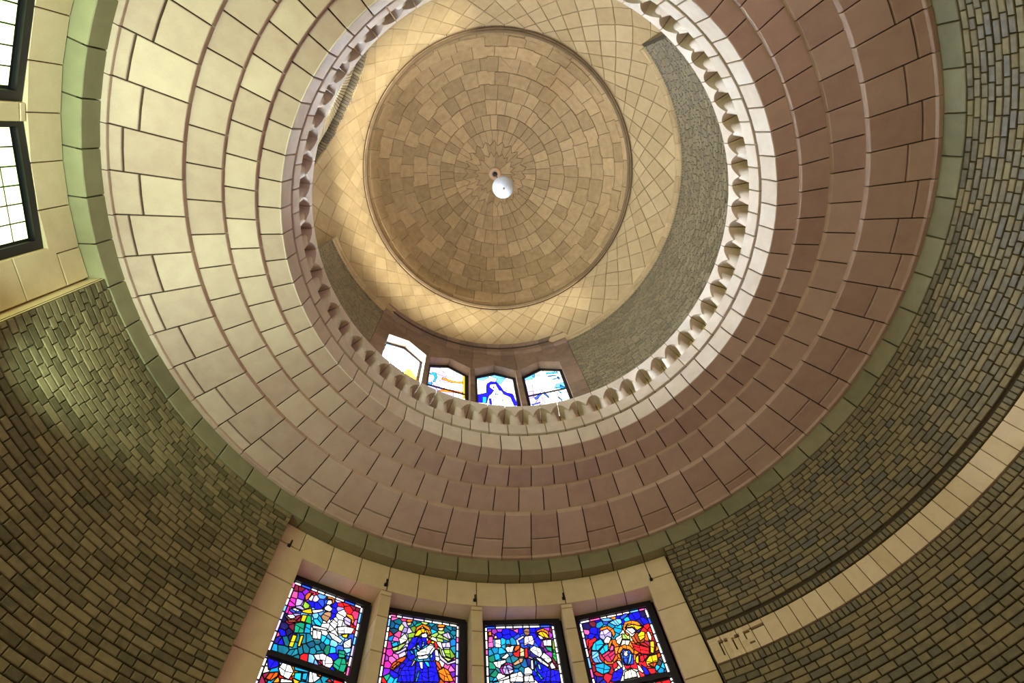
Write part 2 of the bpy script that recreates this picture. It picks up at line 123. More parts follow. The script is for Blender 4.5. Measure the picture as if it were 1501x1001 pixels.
def slab(front, back, gap=0.0, ch=0.012):
    """stone: front polygon (nearest the viewer), back polygon of the same count, joint gap and chamfered arris"""
    f = np.asarray(front, float); b = np.asarray(back, float); n = len(f)
    if gap: f2 = inset(f, gap); b = b + (f2 - f); f = f2
    e = b - f; L = np.linalg.norm(e, axis=1, keepdims=True)
    mid = f + e / np.maximum(L, 1e-9) * ch
    top = inset(f, ch)
    V = np.vstack([top, mid, b])
    F = [list(range(n))]
    for i in range(n):
        j = (i + 1) % n
        F.append([i, n + i, n + j, j]); F.append([n + i, 2 * n + i, 2 * n + j, n + j])
    return V, F

def orient(front, towards):
    """make the polygon wind so that its normal looks towards a point"""
    f = np.asarray(front, float); nrm = np.zeros(3); c = f.mean(0)
    for i in range(len(f)): nrm += np.cross(f[i] - c, f[(i + 1) % len(f)] - c)
    return f if nrm @ (np.asarray(towards) - c) > 0 else f[::-1]

def lathe(prof, mat, name='shell', n=128, phi0=0.0, phi1=360.0, smooth=True, thick=None):
    full = abs(phi1 - phi0 - 360) < 1e-6
    ph = np.linspace(phi0, phi1, n + 1)[:-1] if full else np.linspace(phi0, phi1, n + 1)
    m = len(prof); V = [P(a, r, z) for a in ph for r, z in prof]; F = []
    k = len(ph)
    for i in range(k if full else k - 1):
        j = (i + 1) % k
        for q in range(m - 1): F.append([i * m + q, i * m + q + 1, j * m + q + 1, j * m + q])
    return mesh(name, V, F, mat, smooth=smooth)

def cylblock(p0, p1, z0, z1, r, depth, gap=0.012, ch=0.012, n=1):
    """block of a cylindrical wall, facing the axis"""
    ga = math.degrees(gap / r)
    ph = np.linspace(p0 + ga, p1 - ga, n + 1)
    f = [P(a, r, z0 + gap) for a in ph] + [P(a, r, z1 - gap) for a in ph[::-1]]
    b = [P(a, r + depth, z0 + gap) for a in ph] + [P(a, r + depth, z1 - gap) for a in ph[::-1]]
    f = np.array(f); b = np.array(b); g = orient(f, (0, 0, (z0 + z1) / 2))
    if not np.allclose(g, f): b = b[::-1]
    return slab(g, b, 0, ch)

# ------------------------------------------------------------------ materials
def srgb(c): 
    c = np.array(c, float) / 255.0
    return tuple(np.where(c <= 0.04045, c / 12.92, ((c + 0.055) / 1.055) ** 2.4)) + (1.0,)

def nt(name):
    m = bpy.data.materials.new(name); m.use_nodes = True; t = m.node_tree
    return m, t, t.nodes['Principled BSDF']

def stone_mat(name, c1, c2, rough=0.75, bump=0.25, scale=3.0, grain=60.0, spread=0.5, spec=0.3, rvar=0.0):
    """two-tone stone, tone picked per piece, soft mottling and grain"""
    m, t, b = nt(name); N = t.nodes; L = t.links
    oi = N.new('ShaderNodeObjectInfo'); ge = N.new('ShaderNodeNewGeometry'); tc = N.new('ShaderNodeTexCoord')
    ad = N.new('ShaderNodeMath'); ad.operation = 'ADD'; L.new(oi.outputs['Random'], ad.inputs[0]); L.new(ge.outputs['Random Per Island'], ad.inputs[1])
    fr = N.new('ShaderNodeMath'); fr.operation = 'FRACT'; L.new(ad.outputs[0], fr.inputs[0])
    n1 = N.new('ShaderNodeTexNoise'); n1.inputs['Scale'].default_value = scale; n1.inputs['Detail'].default_value = 5
    n2 = N.new('ShaderNodeTexNoise'); n2.inputs['Scale'].default_value = grain; n2.inputs['Detail'].default_value = 2
    L.new(ge.outputs['Position'], n1.inputs['Vector']); L.new(ge.outputs['Position'], n2.inputs['Vector'])
    mx = N.new('ShaderNodeMath'); mx.operation = 'MULTIPLY_ADD'; mx.inputs[1].default_value = spread; L.new(fr.outputs[0], mx.inputs[0])
    ms = N.new('ShaderNodeMath'); ms.operation = 'MULTIPLY_ADD'; ms.inputs[1].default_value = 1.1; ms.inputs[2].default_value = -0.05 - spread / 2
    L.new(n1.outputs['Fac'], ms.inputs[0]); L.new(ms.outputs[0], mx.inputs[2])
    mix = N.new('ShaderNodeMix'); mix.data_type = 'RGBA'; mix.inputs[6].default_value = srgb(c1); mix.inputs[7].default_value = srgb(c2)
    mix.clamp_factor = True; L.new(mx.outputs[0], mix.inputs[0])
    g2 = N.new('ShaderNodeMath'); g2.operation = 'MULTIPLY_ADD'; g2.inputs[1].default_value = 0.24; g2.inputs[2].default_value = 0.88; L.new(n2.outputs['Fac'], g2.inputs[0])
    mu = N.new('ShaderNodeVectorMath'); mu.operation = 'SCALE'; L.new(mix.outputs[2], mu.inputs[0]); L.new(g2.outputs[0], mu.inputs['Scale'])
    L.new(mu.outputs[0], b.inputs['Base Color'])
    if rvar:
        rr = N.new('ShaderNodeMath'); rr.operation = 'MULTIPLY_ADD'; rr.inputs[1].default_value = rvar; rr.inputs[2].default_value = rough - rvar / 2
        L.new(fr.outputs[0], rr.inputs[0]); L.new(rr.outputs[0], b.inputs['Roughness'])
    else: b.inputs['Roughness'].default_value = rough
    b.inputs['Specular IOR Level'].default_value = spec
    bp = N.new('ShaderNodeBump'); bp.inputs['Strength'].default_value = bump; bp.inputs['Distance'].default_value = 0.03
    L.new(n1.outputs['Fac'], bp.inputs['Height']); L.new(bp.outputs[0], b.inputs['Normal'])
    return m

def plain_mat(name, c, rough=0.8, metal=0.0):
    m, t, b = nt(name); b.inputs['Base Color'].default_value = srgb(c); b.inputs['Roughness'].default_value = rough; b.inputs['Metallic'].default_value = metal
    return m

def glass_mat(name, strength):
    """coloured pane lit from outside: its colour is the object's own colour, streaked a little like drawn glass"""
    m, t, b = nt(name); N = t.nodes; L = t.links
    oi = N.new('ShaderNodeObjectInfo'); ge = N.new('ShaderNodeNewGeometry')
    n1 = N.new('ShaderNodeTexNoise'); n1.inputs['Scale'].default_value = 5.0; n1.inputs['Detail'].default_value = 3; L.new(ge.outputs['Position'], n1.inputs['Vector'])
    k = N.new('ShaderNodeMath'); k.operation = 'MULTIPLY_ADD'; k.inputs[1].default_value = 1.2 * strength; k.inputs[2].default_value = 0.4 * strength; L.new(n1.outputs['Fac'], k.inputs[0])
    b.inputs['Base Color'].default_value = (0.02, 0.02, 0.02, 1); b.inputs['Roughness'].default_value = 0.25
    L.new(oi.outputs['Color'], b.inputs['Emission Color']); L.new(k.outputs[0], b.inputs['Emission Strength'])
    return m

def ramp_glass(name, stops, strength):
    m, t, b = nt(name); N = t.nodes; L = t.links
    ge = N.new('ShaderNodeNewGeometry'); cr_ = N.new('ShaderNodeValToRGB'); cr_.color_ramp.interpolation = 'CONSTANT'
    e = cr_.color_ramp.elements
    for i, (p, c) in enumerate(stops):
        q = e[i] if i < 2 else e.new(p)
        q.position = p; q.color = srgb(c)
    L.new(ge.outputs['Random Per Island'], cr_.inputs[0]); L.new(cr_.outputs[0], b.inputs['Emission Color'])
    b.inputs['Emission Strength'].default_value = strength; b.inputs['Base Color'].default_value = (0.02, 0.02, 0.02, 1)
    return m

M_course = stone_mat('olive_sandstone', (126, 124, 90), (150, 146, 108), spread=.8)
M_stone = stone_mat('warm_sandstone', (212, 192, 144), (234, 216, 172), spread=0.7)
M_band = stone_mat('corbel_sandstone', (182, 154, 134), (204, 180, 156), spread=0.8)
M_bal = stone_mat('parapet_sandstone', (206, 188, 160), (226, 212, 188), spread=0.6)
M_vault = stone_mat('vault_terracotta', (174, 148, 102), (196, 170, 122), spread=0.8)
M_rim = stone_mat('rim_stone', (120, 98, 68), (140, 116, 80))
M_dome = stone_mat('dome_sandstone', (152, 126, 84), (194, 164, 116), spread=0.75)
M_brick = stone_mat('grey_green_brick', (94, 88, 56), (142, 130, 88), rough=0.55, bump=0.5, scale=7.0, spread=1.0, spec=0.4, rvar=0.3)
M_ubrick = stone_mat('buff_brick', (104, 92, 64), (142, 128, 94), rough=0.5, bump=0.4, scale=5.0, spread=1.0, spec=0.5, rvar=0.4)
M_cream = stone_mat('cream_brick', (226, 204, 150), (240, 222, 176), spread=0.8)
M_mortar = plain_mat('dark_joint_mortar', (62, 48, 36), 0.95)
M_bmortar = plain_mat('brick_mortar', (70, 60, 40), 0.95)
M_floor = stone_mat('floor_marble', (150, 96, 92), (176, 118, 108), rough=0.4)  # floor out of view; reddish so its bounce tints the rings
M_lead = plain_mat('lead_came', (10, 9, 12), 0.6)
M_iron = plain_mat('black_iron', (12, 11, 14), 0.5)
M_glass = glass_mat('stained_glass', GLASS_E)
M_uglass = {k: glass_mat('pale_stained_glass', v) for k, v in UPGLASS_E.items()}

# ------------------------------------------------------------------ floor
fl = mesh('floor', [P(a, 12.5, ZF) for a in range(0, 360, 5)] + [P(a, 12.5, ZF - .3) for a in range(0, 360, 5)],
          [list(range(71, -1, -1)), list(range(72, 144))] + [[i, (i + 1) % 72, 72 + (i + 1) % 72, 72 + i] for i in range(72)], M_floor)
o = obj('floor', fl); o['kind'] = 'structure'; o['label'] = 'reddish stone floor of the rotunda far below the dome'; o['category'] = 'floor'

# ------------------------------------------------------------------ stepped ceiling rings round the oculus
PITCHD = 360 / 64
ring = root('ceiling', 'stepped rings of sandstone blocks corbelling in to the round opening', 'ceiling')
def arcslab(inner, outer, half, depth, n=2, ch=0.014, joint=0.016):
    """stone of a ring: inner (r,z) and outer (r,z) arris, back shifted by depth (dr,dz)"""
    f = []
    gi = math.degrees(joint / inner[0]); go = math.degrees(joint / outer[0])
    for a in np.linspace(-half + gi, half - gi, n + 1): f.append(P(a, *inner))
    for a in np.linspace(half - go, -half + go, n + 1): f.append(P(a, *outer))
    f = np.array(f)
    b = []
    for a in np.linspace(-half + gi, half - gi, n + 1): b.append(P(a, inner[0] + depth[0], inner[1] + depth[1]))
    for a in np.linspace(half - go, -half + go, n + 1): b.append(P(a, outer[0] + depth[0], outer[1] + depth[1]))
    b = np.array(b)
    c = f.mean(0); nrm = np.cross(f[n] - f[0], f[-1] - f[0])
    if nrm @ (c - b.mean(0)) < 0: f = f[::-1]; b = b[::-1]
    return slab(f, b, 0, ch)
def ringcopies(name, ms, parent, off, n=64, step=PITCHD):
    for k in range(n):
        m_ = ms[k % len(ms)]
        obj(name, m_, parent, rotz=-rad(off + k * step))
H = PITCHD / 2
L1, L2, L3, L4 = (7.351, 13.594), (8.045, 13.361), (8.727, 12.924), (10.0, 12.364)
RZ = 13.866
# first upright course
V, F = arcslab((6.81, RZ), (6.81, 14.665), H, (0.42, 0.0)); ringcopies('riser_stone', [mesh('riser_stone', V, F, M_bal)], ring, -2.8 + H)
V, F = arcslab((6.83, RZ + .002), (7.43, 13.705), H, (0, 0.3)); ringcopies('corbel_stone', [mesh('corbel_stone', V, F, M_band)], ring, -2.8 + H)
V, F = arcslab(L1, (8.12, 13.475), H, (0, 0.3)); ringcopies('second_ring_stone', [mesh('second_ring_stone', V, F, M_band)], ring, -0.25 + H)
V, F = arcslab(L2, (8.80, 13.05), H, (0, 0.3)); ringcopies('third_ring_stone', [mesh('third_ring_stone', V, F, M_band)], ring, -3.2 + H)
def lp(a, b, t): return (a[0] + (b[0] - a[0]) * t, a[1] + (b[1] - a[1]) * t)
e4 = (10.02, 12.46)
ms_in = []; ms_out = []
for t in (0.60, 0.81):
    g = 0.016
    V, F = arcslab(L3, lp(L3, e4, t - g), H, (0, 0.3)); ms_in.append(mesh('fourth_ring_stone', V, F, M_band))
    V, F = arcslab(lp(L3, e4, t + g), e4, H, (0, 0.3)); ms_out.append(mesh('outer_ring_stone', V, F, M_band))
ringcopies('fourth_ring_stone', ms_in, ring, -0.6 + H); ringcopies('outer_ring_stone', ms_out, ring, -0.6 + H)
V, F = arcslab((9.99, 12.364), (9.99, 12.47), H, (0.3, 0.0), joint=0.01); ringcopies('lip_stone', [mesh('lip_stone', V, F, M_band)], ring, -0.6 + H)
obj('mortar_bed', lathe([(7.1, 14.655), (6.87, 14.655), (6.87, 13.93), (7.37, 13.79), (7.42, 13.66), (8.07, 13.54), (8.12, 13.43), (8.76, 13.11), (8.8, 13.0), (10.06, 12.5), (10.5, 12.45)], M_mortar, 'mortar_bed'), ring)

# ------------------------------------------------------------------ frieze course of plain stone below the rings
fr = root('trim_1', 'plain sandstone course below the stepped rings, running over windows and brickwork', 'cornice')
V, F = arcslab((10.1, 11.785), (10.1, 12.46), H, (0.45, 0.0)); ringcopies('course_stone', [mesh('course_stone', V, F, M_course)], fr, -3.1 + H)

# ------------------------------------------------------------------ parapet with small niches
par = root('trim_2', 'pale ring parapet with a row of small niches round the oculus', 'parapet')
J0 = -0.3
V, F = arcslab((6.80, 14.79), (6.80, 15.36), H, (0.14, 0.0)); ringcopies('base_stone', [mesh('base_stone', V, F, M_bal)], par, J0 + H)
def coping():
    n = 16; f = []; ga = math.degrees(0.013 / 6.8)
    ph = np.linspace(-H + ga, H - ga, n + 1)
    zb = [15.95 + 0.47 * (1 - (1 - min(1, abs(a) / H)) ** 2.1) for a in ph]      # pointed down at the baluster, arched between
    mb = MB(); T = 16.69
    ri, ro = 6.80, 7.48
    V = []
    for a, z in zip(ph, zb):
        V += [P(a, ri, z), P(a, ri, T - .02), P(a, ri + .02, T), P(a, ro, T), P(a, ro, z)]
    F = []
    for i in range(n):
        q = i * 5; p = q + 5
        for k in range(5): F.append([q + k, q + (k + 1) % 5, p + (k + 1) % 5, p + k][::-1])
    F.append([0, 1, 2, 3, 4]); F.append([n * 5 + k for k in range(5)][::-1])
    return mesh('coping_stone', V, F, M_bal)
ringcopies('coping_stone', [coping()], par, J0 + H)
def baluster():
    prof = [(0.25, 15.05), (0.25, 15.40), (0.238, 15.46), (0.222, 15.60), (0.208, 15.78), (0.19, 15.95), (0.175, 16.12), (0.165, 16.55)]
    m = len(prof); n = 16; V = []; F = []
    cy = 6.80 + 0.25
    for i in range(n):
        a = 2 * pi * i / n
        for r, z in prof: V.append((r * math.cos(a), cy + r * math.sin(a), z))
    for i in range(n):
        j = (i + 1) % n
        for q in range(m - 1): F.append([i * m + q, j * m + q, j * m + q + 1, i * m + q + 1])
    return mesh('baluster', V, F, M_bal, smooth=True)
ringcopies('baluster', [baluster()], par, J0 + H)
V, F = arcslab((7.38, 15.06), (7.38, 16.62), H, (0.1, 0.0), joint=0.012); ringcopies('niche_back', [mesh('niche_back', V, F, M_stone)], par, J0 + H)
obj('mortar_bed', lathe([(7.02, 14.62), (7.02, 15.05), (7.42, 15.05), (7.42, 16.62), (7.40, 16.62)], M_mortar, 'mortar_bed'), par)

# ------------------------------------------------------------------ gallery floor behind the parapet
gal = obj('floor.001', lathe([(7.5, 15.25), (7.52, 15.3), (10.9, 15.3), (10.9, 15.0), (7.5, 15.0)], M_floor, 'gallery_floor', n=96, smooth=False))
gal['kind'] = 'structure'; gal['label'] = 'narrow stone gallery floor behind the ring parapet'; gal['category'] = 'floor'

# ------------------------------------------------------------------ lower drum wall
WC = -21.93                          # middle of the window group in view
wl = root('wall_lower', 'lower drum wall of green-grey brick with a sandstone window surround', 'wall')
SUR0, SUR1 = WC - 33.83, WC + 33.9
def inrange(a, c, h): return abs((a - c + 180) % 360 - 180) < h
GROUPS = (0, -112, 180)               # window groups; the first is in view, the other two are added for light
# brick backing
mb = MB()
zs = (ZF, 11.79)
for k in range(360):
    a0, a1 = k, k + 1
    if any(inrange(k + .5, WC + g, 34.0) for g in GROUPS): continue
    mb.add([P(a0, 10.19, zs[0]), P(a1, 10.19, zs[0]), P(a1, 10.19, zs[1]), P(a0, 10.19, zs[1])], [[0, 1, 2, 3]])
for g in GROUPS:                     # returns at the sides of each recessed surround, and its top
    for s in (-34.0, 34.0):
        a = WC + g + s; mb.add([P(a, 10.13, ZF), P(a, 10.8, ZF), P(a, 10.8, 11.79), P(a, 10.13, 11.79)], [[0, 1, 2, 3]], 1)
    for k in range(68):
        a0 = WC + g - 34 + k; mb.add([P(a0, 10.2, 11.8), P(a0 + 1, 10.2, 11.8), P(a0 + 1, 11.2, 11.8), P(a0, 11.2, 11.8)], [[0, 1, 2, 3]], 0)
obj('mortar_bed', mb.mesh('mortar_bed', [M_bmortar, M_stone]), wl)
# bricks: templates of a few lengths, copied singly near the windows, the rest joined
LENS = (1.38, 1.62, 1.9, 2.2, 2.5, 2.75)
def brickmesh(w_, h=0.142, r=10.12, jit=0):
    V, F = cylblock(-w_ / 2, w_ / 2, -h / 2, h / 2, r + jit, 0.08, gap=0.0, ch=0.012)
    return V, F
TM = [mesh('brick', *brickmesh(l - 0.13, jit=j), M_brick) for l in LENS for j in (0.0, 0.008)]
CP = 0.1665
frz = (7.955, 8.615)                # inscription band
bricks = []
def lay(phi0, phi1, z0, z1):
    z = z1
    row = 0
    while z - CP > z0 - 1e-6:
        zc = z - CP / 2; a = phi0 + (0 if row % 2 else -0.9)
        while a < phi1 - 0.3:
            k = int(rng.integers(0, len(LENS))); l = LENS[k]
            s = max(a, phi0); e = min(a + l, phi1)
            if phi1 - e < 0.7: e = phi1
            bricks.append(((s + e) / 2, e - s, zc)); a = e
        z -= CP; row += 1
RA, RB = SUR1 + 0.17, 112.0
LA, LB = -99.9, SUR0 - 0.02
lay(RA, RB, 8.87, 11.78); lay(RA, RB, 4.6, 7.74); lay(LA, LB, 4.6, 11.78)
def score(b):
    x = P(b[0], 10.12, b[2]) - np.array([-AX, -AY, 0]); inph = (12 <= b[0] < 24.5) or (-60 < b[0])
    return (0 if (RA <= b[0] < 24.0 or -61 < b[0] < 0) and b[2] > 6.8 else 1, np.linalg.norm(x))
bricks.sort(key=score)
rest = MB()
for i, (a, l, z) in enumerate(bricks):
    l = round(l, 2)
    if i < 300:
        j = min(range(len(LENS)), key=lambda q: abs(LENS[q] - l)); o = obj('brick', TM[2 * j + int(rng.integers(0, 2))], wl, rotz=-rad(a), loc=(0, 0, z))
        o.scale.x = 1.0
        if abs(LENS[j] - l) > 0.02: o.data = mesh('brick', *brickmesh(l - 0.13), M_brick)
    else:
        V, F = cylblock(a - l / 2 + .065, a + l / 2 - .065, z - .071, z + .071, 10.12 + float(rng.choice([0, .008])), 0.08, 0, 0.012); rest.add(V, F)
obj('brickwork', rest.mesh('brickwork', [M_brick]), wl, kind='stuff')
# soldier courses above and below the inscription
sm = mesh('soldier_brick', *cylblock(-0.335, 0.335, -0.095, 0.095, 10.118, 0.08, 0, 0.012), M_brick)
wide = mesh('soldier_brick', *cylblock(-0.85, 0.85, -0.095, 0.095, 10.118, 0.08, 0, 0.012), M_brick)
for zc in (8.755, 7.845):
    obj('soldier_brick', wide, wl, rotz=-rad(RA + 0.92), loc=(0, 0, zc))
    k = 0; a = RA + 1.83 + 0.4; tail = MB()
    while a < RB:
        if k < 40: obj('soldier_brick', sm, wl, rotz=-rad(a), loc=(0, 0, zc))
        else: tail.add(*cylblock(a - .335, a + .335, zc - .095, zc + .095, 10.118, .08, 0, .012))
        a += 0.785; k += 1
    obj('soldier_course', tail.mesh('soldier_course', [M_brick]), wl, kind='stuff')

# inscription band: flush stones with sunk fields that leave block letters standing
ins = root('trim_3', 'sandstone inscription band with carved block letters in the brick wall', 'inscription')
edges = [12.1, 14.04, 16.44, 18.62, 20.5]
while edges[-1] < 111: edges.append(edges[-1] + 2.2)
Z0, Z1 = 7.965, 8.6
# sunk fields (phi0, phi1, z0, z1) read off the stone
SUNK = [(13.72, 14.9, 8.08, 8.45), (15.66, 16.66, 8.10, 8.43), (17.5, 18.3, 8.24, 8.43), (18.55, 20.5, 8.2, 8.45)]
# dark slots put in for the shadows along the letters' edges (phi0, phi1, z0, z1)
SHADE_SLOTS = [(13.52, 13.74, 8.10, 8.49), (13.74, 14.2, 8.43, 8.49), (14.42, 14.88, 8.425, 8.485), (15.46, 15.68, 8.12, 8.44), (16.0, 16.68, 8.42, 8.48),
       (17.34, 17.52, 8.26, 8.475), (17.52, 18.28, 8.43, 8.475), (17.55, 18.32, 8.12, 8.175), (18.34, 20.56, 8.44, 8.49)]
for i in range(len(edges) - 1):
    a0, a1 = edges[i], edges[i + 1]
    cuts = [s for s in SUNK + SHADE_SLOTS if s[1] > a0 and s[0] < a1]
    if not cuts:
        V, F = cylblock(a0, a1, Z0, Z1, 10.09, 0.2, 0.008, 0.008, n=2); obj('letter_stone', mesh('letter_stone', V, F, M_stone), ins); continue
    # grid of cells, sunk where a field covers the cell
    g = 0.008; ga = math.degrees(g / 10.1)
    xs = sorted({a0 + ga, a1 - ga} | {min(max(v, a0 + ga), a1 - ga) for s in cuts for v in s[:2]})
    ys = sorted({Z0 + g, Z1 - g} | {v for s in cuts for v in s[2:]})
    deep = [[any(s[0] - 1e-6 <= (xs[p] + xs[p + 1]) / 2 <= s[1] + 1e-6 and s[2] <= (ys[q] + ys[q + 1]) / 2 <= s[3] for s in cuts) for q in range(len(ys) - 1)] for p in range(len(xs) - 1)]
    mb = MB(); RF, RS = 10.09, 10.18
    def lev(p, q):
        if p < 0 or q < 0 or p >= len(xs) - 1 or q >= len(ys) - 1: return 10.3
        x = (xs[p] + xs[p + 1]) / 2; y = (ys[q] + ys[q + 1]) / 2
        if any(s[0] <= x <= s[1] and s[2] <= y <= s[3] for s in SHADE_SLOTS): return 10.3
        return 10.14 if deep[p][q] else RF
    for p in range(len(xs) - 1):
        for q in range(len(ys) - 1):
            r_ = lev(p, q); x0, x1, y0, y1 = xs[p], xs[p + 1], ys[q], ys[q + 1]
            mb.add([P(x0, r_, y0), P(x0, r_, y1), P(x1, r_, y1), P(x1, r_, y0)], [[0, 1, 2, 3]])
            for (dp, dq, A, B) in ((-1, 0, (x0, y0), (x0, y1)), (1, 0, (x1, y1), (x1, y0)), (0, -1, (x1, y0), (x0, y0)), (0, 1, (x0, y1), (x1, y1))):
                r2 = lev(p + dp, q + dq)
                if r2 > r_ + 1e-6: mb.add([P(A[0], r_, A[1]), P(A[0], r2, A[1]), P(B[0], r2, B[1]), P(B[0], r_, B[1])], [[0, 1, 2, 3]])
    obj('letter_stone', mb.mesh('letter_stone', [M_stone]), ins)

# ------------------------------------------------------------------ window surround of the lower drum
def surround(parent, c):
    """stones round a group of four windows; c is the azimuth of its middle"""
    R, D = 10.45, 0.75
    made = []
    def put(name, p0, p1, z0, z1, r=R, d=D, n=1, gap=0.012):
        V, F = cylblock(p0, p1, z0, z1, r, d, gap, 0.012, n); made.append(obj(name, mesh(name, V, F, M_stone), parent))
    wc = [c - 22.5, c - 7.5, c + 7.5, c + 22.5]; hw = 6.55
    # lintel course: joints every ~5 deg, three stones per window
    js = [c - 33.8]
    for w_ in wc: js += [w_ - 7.5, w_ - 2.45, w_ + 2.5]
    js += [wc[3] + 7.5, c + 33.8]; js[1] = wc[0] - 7.5
    for i in range(len(js) - 1):
        if i == 0: put('lintel_stone', js[0], js[1], 11.12, 11.78); continue
        if i == len(js) - 2: put('lintel_stone', js[-2], js[-1], 11.12, 11.78); continue
        put('lintel_stone', js[i], js[i + 1], 10.91, 11.78)
    # short springer pieces and mullions
    for i in range(3):
        a = (wc[i] + wc[i + 1]) / 2
        zt = 10.76
        put('springer_stone', a - 0.95, a + 0.95, 10.76, 10.905)
        for z0, z1 in ((10.08, 10.76), (9.08, 10.08), (8.08, 9.08), (7.08, 8.08), (6.08, 7.08), (5.08, 6.08), (4.08, 5.08), (3.0, 4.08), (1.5, 3.0)):
            put('mullion_stone', a - 0.95, a + 0.95, z0, z1)
    for s in (-1, 1):
        e = c + s * 33.8; i_ = wc[0] - hw if s < 0 else wc[3] + hw
        p0, p1 = min(e, i_), max(e, i_)
        for z0, z1 in ((10.05, 11.115), (9.06, 10.05), (8.065, 9.06), (7.07, 8.065), (6.07, 7.07), (5.07, 6.07), (4.07, 5.07), (3.0, 4.07), (1.5, 3.0)):
            put('jamb_stone', p0, p1, z0, z1)
    for k in range(12):
        put('sill_stone', c - 33.8 + k * 67.6 / 12, c - 33.8 + (k + 1) * 67.6 / 12, 0.7, 1.5); put('dado_stone', c - 33.8 + k * 67.6 / 12, c - 33.8 + (k + 1) * 67.6 / 12, ZF, 0.7)
    bm = MB()
    for w_ in [c - 31.5] + [c - 15, c, c + 15] + [c + 31.5]:
        h_ = 0.85 if abs(w_ - c) < 20 else 2.0
        V, F = cylblock(w_ - h_, w_ + h_, 1.5, 10.88, R + .05, 0.62, 0, 0.0); bm.add(V, F)
    for k in range(12):
        V, F = cylblock(c - 33.5 + k * 67 / 12, c - 33.5 + (k + 1) * 67 / 12, 11.0, 11.75, R + .05, 0.6, 0, 0); bm.add(V, F)
    obj('mortar_bed', bm.mesh('mortar_bed', [M_mortar]), parent)
    return wc
surround(wl, WC)

# ------------------------------------------------------------------ stained glass
def clip_half(poly, nx, ny, d):
    out = []
    for i in range(len(poly)):
        a = poly[i]; b = poly[(i + 1) % len(poly)]
        da = nx * a[0] + ny * a[1] - d; db = nx * b[0] + ny * b[1] - d
        if da <= 0: out.append(a)
        if da * db < 0:
            t = da / (da - db); out.append((a[0] + (b[0] - a[0]) * t, a[1] + (b[1] - a[1]) * t))
    return out
def voronoi(seeds, rect):
    res = []
    for i, (x, y, _) in enumerate(seeds):
        poly = list(rect)
        for j, (x2, y2, _) in enumerate(seeds):
            if i == j or (x - x2) ** 2 + (y - y2) ** 2 < 1e-8: continue
            nx, ny = x2 - x, y2 - y; d = (x2 * x2 + y2 * y2 - x * x - y * y) / 2
            poly = clip_half(poly, nx, ny, d)
            if len(poly) < 3: break
        if len(poly) >= 3: res.append(poly)
        else: res.append(None)
    return res
class Panel:
    """flat leaded light standing in the wall: u across, z up, D from the axis, facing the axis"""
    def __init__(s, c, D):
        s.c = rad(c); s.D = D; s.n = np.array([math.sin(s.c), math.cos(s.c), 0]); s.t = np.array([math.cos(s.c), -math.sin(s.c), 0])
    def pt(s, u, z, d=0.0): return s.n * (s.D - d) + s.t * u + np.array([0, 0, z])
def bar2d(mb, pn, a, b, wd, d, h):
    a = np.array(a); b = np.array(b); L = np.linalg.norm(b - a)
    if L < 1e-4: return
    e = (b - a) / L; q = np.array([-e[1], e[0]]) * wd / 2; a2 = a - e * wd * .3; b2 = b + e * wd * .3
    c4 = [a2 - q, b2 - q, b2 + q, a2 + q]
    V = [pn.pt(*p, d + h) for p in c4] + [pn.pt(*p, d) for p in c4]
    mb.add(V, [[0, 1, 2, 3], [0, 4, 5, 1], [1, 5, 6, 2], [2, 6, 7, 3], [3, 7, 4, 0]])
def pane(pn, poly, col, mat, parent, d):
    n = len(poly)
    V = [pn.pt(*p, d) for p in poly] + [pn.pt(*p, d - 0.004) for p in poly]
    o = obj('pane', mesh('pane', V, [list(range(n)), list(range(2 * n - 1, n - 1, -1))] + [[i, n + i, n + (i + 1) % n, (i + 1) % n] for i in range(n)], mat), parent)
    o.color = srgb(PAL[col]); return o
def parse(sd, pl):
    seeds = []
    for q in sd.split('|'):
        if q:
            a = q.split(); seeds.append((float(a[1]), float(a[2]), a[0]))
    polys = []
    for q in pl.split('|'):
        if q:
            a = q.split(); v = list(map(float, a[1:])); polys.append((a[0], list(zip(v[::2], v[1::2]))))
    return seeds, polys
def area2(poly): return abs(sum(poly[i - 1][0] * poly[i][1] - poly[i][0] * poly[i - 1][1] for i in range(len(poly)))) / 2
def split(poly, size):
    """cut a piece of glass along random leads until no bit is much larger than size"""
    A = area2(poly)
    if A < size * 1.5 or len(poly) < 3: return [poly]
    us = [q[0] for q in poly]; zs_ = [q[1] for q in poly]; cx = sum(us) / len(us); cz = sum(zs_) / len(zs_)
    du, dz = max(us) - min(us), max(zs_) - min(zs_)
    t = (0 if du > dz else pi / 2) + float(rng.uniform(-.5, .5)); nx, ny = math.cos(t), math.sin(t)
    d = nx * cx + ny * cz + float(rng.uniform(-.08, .08)) * max(du, dz)
    out = []
    for q in (clip_half(poly, nx, ny, d), clip_half(poly, -nx, -ny, -d)):
        if len(q) > 2 and area2(q) > 1e-4: out += split(q, size)
    return out
def tone(o, lo=.62, hi=1.12):
    k = float(rng.uniform(lo, hi)); c = o.color; o.color = (c[0] * k, c[1] * k, c[2] * k, 1)
